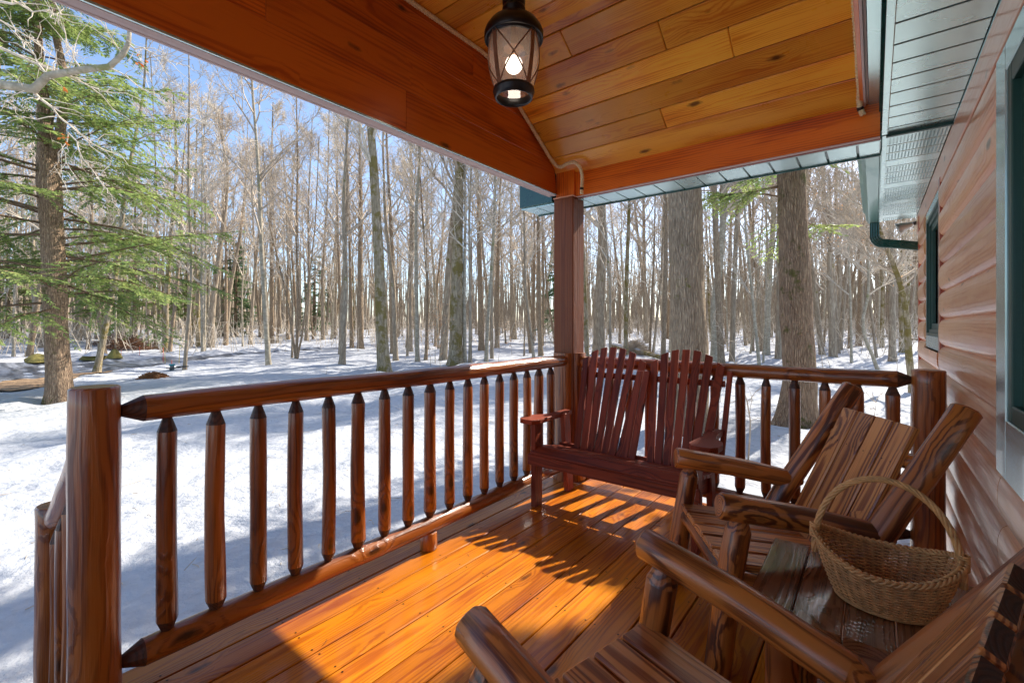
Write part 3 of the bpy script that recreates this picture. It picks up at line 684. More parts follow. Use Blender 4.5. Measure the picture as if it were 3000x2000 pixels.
def rope(P, r, name, label, tapes=()):
    P = np.array(P, float); d = np.r_[0, np.cumsum(np.linalg.norm(np.diff(P, axis=0), axis=1))]; L = d[-1]; n = int(L/.006)
    S = np.linspace(0, L, n); Q = np.stack([np.interp(S, d, P[:, i]) for i in range(3)], 1)
    k = 4
    for _ in range(2): Q[1:-1] = (Q[:-2]+2*Q[1:-1]+Q[2:])/4
    Q, T, U, V = frames(Q); mb = MB()
    for s_ in range(3):
        ph = S*2*PI/.055+s_*2*PI/3
        C = Q+(U*np.cos(ph)[:, None]+V*np.sin(ph)[:, None])*r*.52; mb.tube(C, r*.56, 7)
    ro = mb.build(name, M['rope']); tag(ro, label, 'rope', 'ropes trimming the porch ceiling')
    mb = MB()
    for i in tapes:
        i0, i1 = (2, 6) if i == 0 else (len(Q)-9, len(Q)-5)
        mb.tube(Q[i0:i1], r*1.12, 12)
    if tapes: mb.build('end_tape', M['tape'], ro)
yk = 2.345
rope([(-2.022, -.3, 3.045), (-2.022, 1.2, 3.045), (-2.022, 2.25, 3.045), (-2.022, 2.345, 3.03), (-2.022, 2.5, cz(2.5)-.024), (-2.018, 3.04, cz(3.04)-.024), (-1.995, 3.11, 2.522), (-1.951, 3.115, 2.506), (-1.916, 3.115, 2.52), (-1.873, 3.115, 2.524), (-1.836, 3.115, 2.521), (-1.808, 3.12, 2.504), (-1.79, 3.135, 2.468), (-1.792, 3.165, 2.42), (-1.80, 3.18, 2.369), (-1.806, 3.18, 2.31), (-1.806, 3.18, 2.285)], .0135, 'rope', 'sisal rope running along the left edge of the plank ceiling and over the corner post', (1,))
rope([(-.08, .3, 3.04), (-.08, 2.3, 3.04), (-.078, 2.4, 3.0), (-.074, 2.725, 2.79), (-.072, 2.808, 2.737), (-.069, 2.898, 2.678), (-.067, 2.975, 2.627), (-.066, 3.058, 2.574), (-.062, 3.128, 2.528), (-.066, 3.165, 2.495), (-.062, 3.195, 2.45), (-.05, 3.205, 2.415)], .0145, 'rope', 'sisal rope running along the right edge of the plank ceiling by the orange trim', (1,))
# ================================================================== BENCH
bench = empty('adirondack_bench', (-1.3, 2.8, 0), 'two seat adirondack bench stained dark red with fan shaped slat backs', 'bench')
bi = Matrix.Translation((1.3, -2.8, 0))
def Bn(mb, name): o = mb.build(name, M['bench'], bench); o.matrix_parent_inverse = bi; return o
def one(fn, name):
    mb = MB(); fn(mb); return Bn(mb, name)
for (xx, sg) in ((-1.852, -1), (-.772, 1)):
    one(lambda m_: m_.box((xx, 2.632, .285), (.019, .043, .285), grain=2, rng=rng), 'front_leg')
    one(lambda m_: m_.board((xx-.02*sg, 3.03, 0), (xx-.03*sg, 2.955, .60), .085, .036, (1, 0, 0), rng=rng), 'rear_leg')
    one(lambda m_: m_.board((xx-.04*sg, 2.60, .335), (xx-.04*sg, 3.02, .27), .10, .03, (1, 0, 0), rng=rng), 'side_rail')
    # arm: paddle shaped board
    def arm(m_):
        ol = [(0.0, 2.56), (.045, 2.552), (.10, 2.56), (.13, 2.60), (.135, 2.68), (.115, 2.75), (.07, 2.80), (.05, 2.88), (.045, 3.07), (-.01, 3.07), (-.02, 2.8), (-.03, 2.62)]
        bx = xx+.02*sg-.03*sg
        pts = [(bx+px*sg if sg < 0 else bx+px*sg, py) for px, py in ol]
        n = len(pts); vs = []; f = []
        for (ins, z) in ((.004, .572), (0, .576), (0, .599), (.004, .603)):
            cx_ = sum(p[0] for p in pts)/n; cy_ = sum(p[1] for p in pts)/n
            for (px, py) in pts:
                dx, dy = px-cx_, py-cy_; l_ = math.hypot(dx, dy); vs.append((px-dx/l_*ins, py-dy/l_*ins, z))
        for i in range(3):
            for j in range(n): f.append([i*n+j, i*n+(j+1) % n, (i+1)*n+(j+1) % n, (i+1)*n+j])
        f.append(list(range(n))[::-1]); f.append([3*n+j for j in range(n)])
        if sg < 0: f = [q[::-1] for q in f]
        m_.add(vs, f, [(v[1]+3*sg, v[0]-bx+.02, v[2]-.54) for v in vs], 0)
    one(arm, 'armrest')
one(lambda m_: m_.box((-1.312, 2.583, .33), (.575, .0115, .036), grain=0, rng=rng), 'front_apron')
for k, (yy, zz, tilt) in enumerate(((2.598, .386, 38), (2.665, .398, -4), (2.735, .388, -9), (2.805, .375, -9), (2.872, .363, -9))):
    one(lambda m_: m_.box((-1.312, yy, zz), (.555, .031, .011), np.array(Matrix.Rotation(R(tilt), 3, 'X')), grain=0, rng=rng, ch=.004), 'seat_slat')
for (xa, xb, ta, tb) in ((-1.672, -1.352, -1.772, -1.310), (-1.132, -.822, -1.226, -.782)):
    tops = [1.005, 1.062, 1.088, 1.094, 1.088, 1.062, 1.005]
    for k in range(7):
        t = k/6; xb0 = xa+(xb-xa)*t; xt = ta+(tb-ta)*t; zt = tops[k]
        def sl(m_):
            P0 = np.array((xb0, 2.875, .335)); P1 = np.array((xt*1.006, 3.215, zt-.01)); tt = P1-P0; L = np.linalg.norm(tt); tt /= L
            n = np.array((0, -1, .2)); n -= tt*n.dot(tt); n /= np.linalg.norm(n); b = np.cross(n, tt)
            sl_ = (k-3)*-.006
            def cut(V):
                V = V.copy(); top = V[:, 0] > 0
                slope = (k-3)/3*.30*(1 if b[0] > 0 else -1)
                V[top, 0] += -V[top, 1]*slope*1.8-abs(V[top, 1])*0; return V
            m_.box((P0+P1)/2, (L/2, .0243, .011), np.stack([tt, b, n], 1), grain=0, rng=rng, ch=.002, cut=cut)
        one(sl, 'back_slat')
    # cross battens behind the fan
    xm = (ta+tb)/2
    one(lambda m_: m_.box((xm, 3.175, .875), (.262 if xa < -1.5 else .25, .012, .02), grain=0, rng=rng), 'back_batten')
for xs_, zt in ((-1.305, .93), (-1.256, .93)):
    one(lambda m_: m_.board((xs_*.98-.03, 2.868, .335), (xs_, 3.135, zt), .045, .019, (0, -1, .2), rng=rng), 'filler_slat')
one(lambda m_: m_.box((-1.312, 2.915, .36), (.53, .012, .03), grain=0, rng=rng), 'back_rail')
one(lambda m_: m_.box((-1.312, 2.95, .285), (.53, .012, .05), grain=0, rng=rng), 'lower_back_rail')
for xx in (-1.74, -.74): one(lambda m_: m_.board((xx, 3.03, .45), (xx+.01, 3.2, .95), .03, .03, (0, 1, 0), rng=rng), 'back_stile')
# ================================================================== LOG ARMCHAIRS
def chair(name, origin, bdir, label, st=.705, dp=0.0, pq=0.0):
    """origin = point on the floor midway under the front ends of the arms; bdir = unit vector towards the back"""
    t = empty(name, (origin[0], origin[1], 0), label, 'log armchair', 'log armchairs around the side table')
    b = np.array(bdir, float); l = np.array((b[1], -b[0]))   # l: from viewer's left arm to right arm
    def W(s, q, z): return (b[0]*s+l[0]*q, b[1]*s+l[1]*q, z)
    bm = [M['burnt'], M['railend']]
    hw = .305
    for sg in (-1, 1):
        mb = MB(); mb.log([W(-.03, sg*hw, .603), W(.25, sg*hw, .566), W(.56, sg*hw*.99, .503)], (.046, .042), n=16, rng=rng, facet=.05, wob=.02, c1=(.07, .4), cham=.008); mb.build('armrest', bm, t)
        mb = MB(); mb.log([W(-.035, sg*(hw+.0), 0), W(.0, sg*hw, .30), W(.045, sg*hw, .565)], (.046, .042), n=16, rng=rng, facet=.05, wob=.03, c1=(.05, .55)); mb.build('front_leg', bm, t)
        mb = MB(); mb.log([W(.215+dp, sg*hw-pq, 0), W(.5+dp, sg*hw-pq, .50), W(.795+dp, sg*hw-pq, .965)], (.046, .044), n=16, rng=rng, facet=.04, wob=.02, cham=.008); mb.build('back_post', bm, t)
        mb = MB(); mb.log([W(.0, sg*(hw-.01), .35), W(.36, sg*(hw-.01), .27)], .03, n=12, rng=rng, c0=(.03, .6), c1=(.03, .6)); mb.build('side_stretcher', bm, t)
    mb = MB(); mb.log([W(.01, -hw+.02, .335), W(.01, hw-.02, .335)], .031, n=12, rng=rng, c0=(.04, .5), c1=(.04, .5)); mb.build('front_stretcher', bm, t)
    mb = MB(); mb.log([W(.688+dp, -hw+.01, .748), W(.688+dp, hw-.01-pq, .748)], .032, n=12, rng=rng, c0=(.05, .5), c1=(.05, .5)); mb.build('back_crossbar', bm, t)
    mb = MB(); mb.log([W(.44, -hw+.01, .32), W(.44, hw-.01, .32)], .03, n=12, rng=rng, c0=(.05, .5), c1=(.05, .5)); mb.build('rear_stretcher', bm, t)
    n = 5
    for k in range(n):
        q = -.232+.464*k/(n-1)
        mb = MB(); mb.board(W(-.012, q, .378), W(.45, q, .335), .104, .026, (0, 0, 1), rng=rng, ch=.006); mb.build('seat_slat', [M['burntboard']], t)
    for k in range(4):
        q = -.162+.324*k/3
        mb = MB(); mb.board(W(.448, q, .325), W(st, q, .875), .097, .028, (-b[0], -b[1], .5), rng=rng, ch=.004, endm=2)
        # nail heads
        for zz, ss in ((.735, .657),):
            for e in (-.022, .022):
                c = np.array(W(.448+(st-.448)*.75, q+e, .7375))+np.array((-b[0], -b[1], (st-.448)/.55))/math.hypot(1, (st-.448)/.55)*.0146
                a1 = np.array((*l, 0)); tt = np.array(W(st-.448, 0, .55)); tt /= np.linalg.norm(tt)
                mb.add([c+(a1*math.cos(i*PI/4)+tt*math.sin(i*PI/4))*.003 for i in range(8)], [list(range(8))], [(0, 0, 0)]*8, 1)
        mb.build('back_slat', [M['burntboard'], M['nail'], M['railend']], t)
    return t
bA = np.array((.842, .539)); bB = np.array((.9715, -.237))
chair('log_armchair', (-.582, 2.04), bA, 'torched pine log armchair with slatted back in front of the far railing')
chair('log_armchair', (-.588, 1.022), bB, 'torched pine log armchair closest to the camera, cut off by the bottom edge', .74, .05, .02)
# ================================================================== TABLE
tb = empty('side_table', (.0, 1.72, 0), 'low varnished plank side table between the two log armchairs holding a basket', 'table')
ti = Matrix.Translation((0, -1.72, 0))
def Tb(mb, name, mt): o = mb.build(name, mt, tb); o.matrix_parent_inverse = ti; return o
xs = [-.298, -.183, -.066, .045, .165, .30]
for k in range(5):
    mb = MB(); mb.box(((xs[k]+xs[k+1])/2, 1.722, .437), ((xs[k+1]-xs[k])/2-.0018, .263, .0135), grain=1, rng=rng, ch=.003, pith=.05); Tb(mb, 'top_board', M['tablewood'])
for yy in (1.485, 1.955):
    mb = MB(); mb.box((.0, yy, .393), (.27, .013, .028), grain=0, rng=rng); Tb(mb, 'apron', M['tablewood'])
for (xx, yy) in ((-.21, 1.53), (-.2, 1.9), (.25, 1.53), (.25, 1.9)):
    mb = MB(); mb.log([(xx, yy, 0), (xx, yy, .423)], .047, n=14, rng=rng, facet=.05, wob=.03); Tb(mb, 'leg', [M['burnt']])
# ================================================================== BASKET
bk = empty('wicker_basket', (.02, 1.705, .4515), 'oval woven wicker basket with a tall arched handle on the side table', 'basket')
def rim(th, h):
    """point on the wall at angle th, height fraction h 0..1"""
    a = .112+.056*h**.8; b_ = .088+.05*h**.8
    top = .112+.052*(abs(math.cos(th))**2.2)
    return np.array((a*math.cos(th), b_*math.sin(th), .006+top*h))
def wall_n(th): 
    v = np.array((math.cos(th), math.sin(th)*1.2, 0)); return v/np.linalg.norm(v)
mb = MB(); ns = 40
for k in range(ns):
    th = 2*PI*(k+.5)/ns; mb.tube([rim(th, h) for h in np.linspace(0, 1, 9)], .0019, 6)
mb.build('stakes', M['wickerdk'], bk)
mb = MB(); rows = 27
for i in range(rows):
    h = (i+.6)/(rows+.3); P = []
    N = ns*4; jit = rng.uniform(-.001, .001)
    for j in range(N):
        th = 2*PI*j/N; ph = ns*th/2+(PI if i % 2 else 0)
        P.append(rim(th, min(1, h+jit+.004*math.sin(th*5+i)))+wall_n(th)*math.sin(ph)*.0036)
    mb.tube(P, .0024*rng.uniform(.85, 1.1), 5, closed=True)
mb.build('woven_wall', M['wicker'], bk)
mb = MB()
for s_ in range(4):
    P = []; N = 260
    for j in range(N):
        th = 2*PI*j/N; ph = th*17+s_*PI/2
        P.append(rim(th, 1.0)+np.array((0, 0, .003))+wall_n(th)*math.cos(ph)*.0075+np.array((0, 0, 1))*math.sin(2*ph)*.0045)
    mb.tube(P, .0034, 6, closed=True)
for i in range(2): mb.tube([rim(2*PI*j/120, .02)+np.array((0, 0, -.003+.005*i)) for j in range(120)], .004, 6, closed=True)
mb.build('braided_rim', M['wicker'], bk)
mb = MB()
for i in range(17):
    f_ = (i+1)/17.5; N = 80
    mb.tube([np.array((.112*f_*math.cos(2*PI*j/N), .088*f_*math.sin(2*PI*j/N), .005+.0016*math.sin(16*PI*j/N+i*PI))) for j in range(N)], .0028, 5, closed=True)
mb.build('woven_base', M['wicker'], bk)
mb = MB(); N = 150
for s_ in range(5):
    P = []
    for j in range(N):
        t = PI*j/(N-1); c = np.array((.166*math.cos(t)*(1-.0*math.sin(t)), .0, .10+.255*math.sin(t)**.85))
        Tn = np.array((-math.sin(t), 0, math.cos(t)*1.4)); Tn /= np.linalg.norm(Tn); Nn = np.array((Tn[2], 0, -Tn[0]))
        ph = t*11+s_*2*PI/5; P.append(c+(Nn*math.cos(ph)+np.array((0, 1, 0))*math.sin(ph))*.0055)
    mb.tube(P, .0042, 6)
mb.build('handle', M['wicker'], bk)
mb = MB()
for sg in (-1, 1):
    for i in range(7):
        z = .150+.0062*i; mb.tube([(sg*.166+.0115*math.cos(a), .0115*math.sin(a), z+.001*math.sin(a*2)) for a in np.linspace(0, 2*PI, 14)[:-1]], .0031, 5, closed=True)
mb.build('handle_binding', M['wicker'], bk)
# ================================================================== TERRAIN
def gz0(x, y):
    x = np.asarray(x, float); y = np.asarray(y, float); r = np.hypot(x+1, y-1)
    t = np.clip((r-22)/70, 0, 1); z = -.74+1.45*t*t*(3-2*t)
    a = np.clip((r-3)/8, 0, 1)
    z = z+a*(.07*np.sin(x*.55+1.3)*np.cos(y*.48+.4)+.05*np.sin(x*1.3+y*.9)+.035*np.sin(x*2.3-y*1.7+2)+.02*np.sin(x*4.1+y*3.3))
    z = z+np.clip((r-1.5)/4, 0, 1)*(.018*np.sin(x*3.3+y*2.1)+.012*np.sin(x*6.1-y*5.2+1)+.008*np.sin(x*11+y*9))
    return z
def at0(u, v, g=gz0):
    d = ray(u, v); T = np.arange(3, 130, .1); z = EYE+d[2]*T; h = z-g(d[0]*T, d[1]*T)
    i = np.argmax(h < 0) if (h < 0).any() else len(T)-1
    return d[0]*T[i], d[1]*T[i]
rn = [at0(u, v) for u, v in ((-400, 1150), (-100, 1128), (0, 1122), (100, 1112), (200, 1100), (330, 1086), (450, 1072), (600, 1052), (700, 1042), (800, 1034), (900, 1026), (1050, 1017))]
rf = [at0(u, v) for u, v in ((-400, 1076), (-100, 1071), (0, 1069), (100, 1066), (200, 1063), (330, 1058), (450, 1052), (600, 1043), (700, 1036), (800, 1030), (900, 1023), (1050, 1014))]
RF = np.array(rf)
def seg_dist(x, y, P):
    best = np.full(np.shape(x), 1e9)
    for (x0, y0), (x1, y1) in zip(P[:-1], P[1:]):
        dx, dy = x1-x0, y1-y0; t = np.clip(((x-x0)*dx+(y-y0)*dy)/(dx*dx+dy*dy), 0, 1)
        best = np.minimum(best, np.hypot(x-x0-t*dx, y-y0-t*dy))
    return best
# bank just beyond the drive
RB = RF+np.array((-1.0, .35))
def gz(x, y):
    x = np.asarray(x, float); y = np.asarray(y, float)
    d = seg_dist(x, y, [tuple(p) for p in RB]); return gz0(x, y)+.24*np.exp(-(d/.75)**2)*(1+.4*np.sin(x*1.7+y*2.9))
def at(u, v): return at0(u, v, gz)
WELLS = []
def strip(name, A, B, m, off=.03, nx=10, sub=14):
    A = np.array(A); B = np.array(B); t = np.linspace(0, len(A)-1, (len(A)-1)*sub+1)
    a = np.stack([np.interp(t, range(len(A)), A[:, q]) for q in (0, 1)], 1); b2 = np.stack([np.interp(t, range(len(B)), B[:, q]) for q in (0, 1)], 1)
    s_ = np.linspace(0, 1, nx)[None, :, None]; P = a[:, None, :]*(1-s_)+b2[:, None, :]*s_
    zz = gz(P[..., 0], P[..., 1])+off; V = np.concatenate([P, zz[..., None]], -1).reshape(-1, 3); n = len(t)
    i, j = np.meshgrid(np.arange(n-1), np.arange(nx-1), indexing='ij')
    Fq = np.stack([i*nx+j, (i+1)*nx+j, (i+1)*nx+j+1, i*nx+j+1], -1).reshape(-1, 4); return raw_mesh(name, V, Fq, m, smooth=True)
tag(strip('icy_driveway', rn, rf, M['road']), kind='structure')
ln = [at0(u, v) for u, v in ((-400, 1185), (-100, 1160), (0, 1148), (90, 1142), (160, 1124), (240, 1102), (330, 1090))]
lf = [at0(u, v) for u, v in ((-400, 1152), (-100, 1130), (0, 1124), (100, 1114), (180, 1104), (250, 1095), (332, 1087))]
tag(strip('leaf_litter', ln, lf, M['litter'], .045), 'brown pine needle litter along the near edge of the icy drive', 'leaf litter', kind='stuff')
# ================================================================== TREES
def tubes(P0, P1, R0, R1, n=3):
    P0 = np.asarray(P0, float); P1 = np.asarray(P1, float); R0 = np.asarray(R0)[:, None]; R1 = np.asarray(R1)[:, None]
    T = P1-P0; T /= np.linalg.norm(T, axis=1)[:, None]+1e-9
    A = np.where(np.abs(T[:, 2:3]) < .9, np.array([[0, 0, 1.0]]), np.array([[1.0, 0, 0]])); U = np.cross(T, A); U /= np.linalg.norm(U, axis=1)[:, None]+1e-9; V = np.cross(T, U)
    vs = []
    for P, r_ in ((P0, R0), (P1, R1)):
        for q in range(n):
            a = 2*PI*q/n; vs.append(P+(U*math.cos(a)+V*math.sin(a))*r_)
    vs = np.stack(vs, 1).reshape(-1, 3); m = len(P0); b0 = np.arange(m)[:, None]*2*n
    f = np.concatenate([np.concatenate([b0+q, b0+(q+1) % n, b0+n+(q+1) % n, b0+n+q], 1) for q in range(n)], 0); return vs, f
def cards(C, D, N, L, Wd):
    """diamond leaves: centres C, direction D, normal N"""
    S = np.cross(D, N); S /= np.linalg.norm(S, axis=1)[:, None]+1e-9; L = np.asarray(L)[:, None]; Wd = np.asarray(Wd)[:, None]
    vs = np.stack([C, C+D*L*.45+S*Wd, C+D*L, C+D*L*.45-S*Wd], 1).reshape(-1, 3); b0 = np.arange(len(C))[:, None]*4
    return vs, np.concatenate([b0, b0+1, b0+2, b0+3], 1)
def nrm(v): return v/(np.linalg.norm(v)+1e-9)
def trunk_mesh(name, P, Rr, m, parent, n=14, rg=None, seg=.22):
    P = np.array(P, float); d = np.r_[0, np.cumsum(np.linalg.norm(np.diff(P, axis=0), axis=1))]; L = d[-1]; S = np.r_[np.arange(0, min(3, L), seg*.5), np.arange(3, L, seg*2)] if L > 3 else np.arange(0, L, seg*.5)
    S = np.r_[S, L]; Q = np.stack([np.interp(S, d, P[:, i]) for i in range(3)], 1); r_ = np.interp(S, d, Rr)
    for _ in range(3): Q[1:-1] = (Q[:-2]+2*Q[1:-1]+Q[2:])/4
    th = np.arange(n)*2*PI/n; ph = rg.uniform(0, 6, 4)
    fl = .45*np.exp(-S/.28)
    rr = r_[:, None]*(1+fl[:, None]*(.8+.5*np.sin(th*4+ph[0])[None, :])+.05*np.sin(th*3+ph[1])[None, :]+.035*np.sin(S[:, None]*2.3+th[None, :]*2+ph[2])+.02*np.sin(S[:, None]*7+th[None, :]*5+ph[3]))
    V = np.stack([Q[:, 0:1]+rr*np.cos(th), Q[:, 1:2]+rr*np.sin(th), np.repeat(Q[:, 2:3], n, 1)], -1).reshape(-1, 3)
    i, j = np.meshgrid(np.arange(len(S)-1), np.arange(n), indexing='ij'); k = (j+1) % n
    Fq = np.stack([i*n+j, i*n+k, (i+1)*n+k, (i+1)*n+j], -1).reshape(-1, 4)
    return raw_mesh(name, V, Fq, m, parent, smooth=True)
def grow(rg, tp, tr, Ht, h0, nb, lf=.32, twl=1.0, minr=.004, lean=None, el0=(30, 62), lr=1.0, kt=2):
    """branches of a bare tree; tp(h) trunk point, tr(h) radius"""
    A0, A1, B0_, B1_ = [], [], [], []; tips = []
    def seg(p, q, r0, r1): A0.append(p); A1.append(q); B0_.append(max(minr, r0)); B1_.append(max(minr*.8, r1))
    for _ in range(nb):
        h = h0+(Ht*.97-h0)*rg.uniform(0, 1)**.85; az = rg.uniform(0, 2*PI); el = R(rg.uniform(*el0))
        L = (lf*(Ht-h)+rg.uniform(.6, 1.5))*rg.uniform(.7, 1.2); p = np.array(tp(h)); d = np.array((math.cos(az)*math.cos(el), math.sin(az)*math.cos(el), math.sin(el)))
        r0 = min(tr(h)*.7, (.015*L+.012)*lr); n = 7; st = L/n
        for i in range(n):
            q = p+d*st; ra, rb2 = r0*(1-i/n)+.004, r0*(1-(i+1)/n)+.004; seg(p, q, ra, rb2)
            if i > 0:
                for sgn in (0, 1):
                    if rg.uniform() > .8: continue
                    L2 = (L*(1-i/n)*.55+.25)*rg.uniform(.6, 1.1)*twl; dd = nrm(d*.8+rg.normal(0, .55, 3)+np.array((0, 0, .25))); pp = q.copy(); n2 = 4; s2 = L2/n2
                    for j2 in range(n2):
                        qq = pp+dd*s2; seg(pp, qq, ra*.5*(1-j2/n2)+.003, ra*.5*(1-(j2+1)/n2)+.002)
                        for _k in range(kt):
                            d3 = nrm(dd*.8+rg.normal(0, .6, 3)+np.array((0, 0, .2))); L3 = rg.uniform(.18, .5)*twl; r3 = qq+d3*L3; seg(qq, r3, .004, .0025); tips.append((r3, d3))
                        pp = qq; dd = nrm(dd+rg.normal(0, .16, 3)+np.array((0, 0, .06)))
            p = q; d = nrm(d+rg.normal(0, .13, 3)+np.array((0, 0, .09)))
    return (A0, A1, B0_, B1_), tips
def trunk_funcs(P, Rr):
    P = np.array(P, float); zz = P[:, 2]-P[0, 2]
    return (lambda h: np.array([np.interp(h, zz, P[:, 0]), np.interp(h, zz, P[:, 1]), P[0, 2]+h])), (lambda h: float(np.interp(h, zz, Rr)))
def px_path(pts, w0, Ht, top_lean=(0, 0)):
    """trunk path: first image point is the foot; the rest lie at the same distance from the camera"""
    (u0, v0) = pts[0]; x, y = at(u0, v0); z = float(gz(x, y))-.05; dep = x*FW[0]+y*FW[1]; cosT = dep/math.hypot(x, y)
    z -= .1; P = [(x, y, z)]
    for (u, v) in pts[1:]:
        d = ray(u, v); t = dep; P.append((d[0]*t, d[1]*t, EYE+d[2]*t))
    px_, py_, pz_ = P[-1]
    if pz_-z < Ht:
        dx, dy = ((P[-1][0]-P[0][0])/max(pz_-z, 1), (P[-1][1]-P[0][1])/max(pz_-z, 1)) if len(P) > 1 else (0, 0)
        k = Ht-(pz_-z); P.append((px_+dx*k*.4+top_lean[0], py_+dy*k*.4+top_lean[1], z+Ht))
    r0 = w0*dep*cosT/F/2
    if math.hypot(x, y) < 30: WELLS.append((x, y, r0))
    Rr = [max(.012, r0*(1-.78*min(1, (p[2]-z)/Ht))) for p in P]
    return P, Rr, dep
def make_tree(name, label, cat, P, Rr, barkm, seed, h0=5, nb=24, twigm=None, leaves=0, minr=.005, group=None, lf=.3, forks=(), el0=(30, 62), n=14, lr=1.0, kt=2):
    rg = np.random.default_rng(seed); P = np.array(P, float); base = P[0].copy()
    t = empty(name, tuple(base), label, cat, group); Q = P-base
    trunk_mesh('trunk', Q, Rr, barkm, t, n, rg)
    Ht = Q[-1][2]; tp, tr = trunk_funcs(Q, Rr)
    A = [[], [], [], []]; tips = []
    if nb:
        A, tips = grow(rg, tp, tr, Ht, h0, nb, lf, minr=minr, el0=el0, lr=lr, kt=kt)
    for fk in forks:      # extra stems: list of (points relative), radius
        fp, r0 = fk; fp = np.array(fp, float)
        k = 14; S = np.linspace(0, len(fp)-1, k); C = np.stack([np.interp(S, range(len(fp)), fp[:, i]) for i in range(3)], 1)
        trunk_mesh('stem', C, [r0*(1-.7*i/(k-1)) for i in range(k)], barkm, t, 9, rg)
        tp2, tr2 = trunk_funcs(C, [r0*(1-.7*i/(k-1)) for i in range(k)]); H2 = C[-1][2]-C[0][2]
        if nb and H2 > 2:
            B, tt = grow(rg, tp2, tr2, H2, min(h0*.6, H2*.4), max(6, nb//2), lf, minr=minr); A = [list(a)+list(b_) for a, b_ in zip(A, B)]; tips += tt
    if A[0]:
        V, Fq = tubes(*A); raw_mesh('branches', V, Fq, twigm or M['twig'], t)
    if leaves and tips:
        idx = rg.integers(0, len(tips), leaves); C = np.array([tips[i][0] for i in idx])+rg.normal(0, .05, (leaves, 3)); D = np.array([nrm(tips[i][1]+rg.normal(0, .6, 3)-np.array((0, 0, .5))) for i in idx])
        V, Fq = cards(C, D, rg.normal(0, 1, (leaves, 3)), rg.uniform(.05, .09, leaves), rg.uniform(.016, .026, leaves)); raw_mesh('dry_leaves', V, Fq, M['beechleaf'], t)
    return t
G, Br, Mo, Be = M['bark_grey'], M['bark_brown'], M['bark_moss'], M['bark_beech']
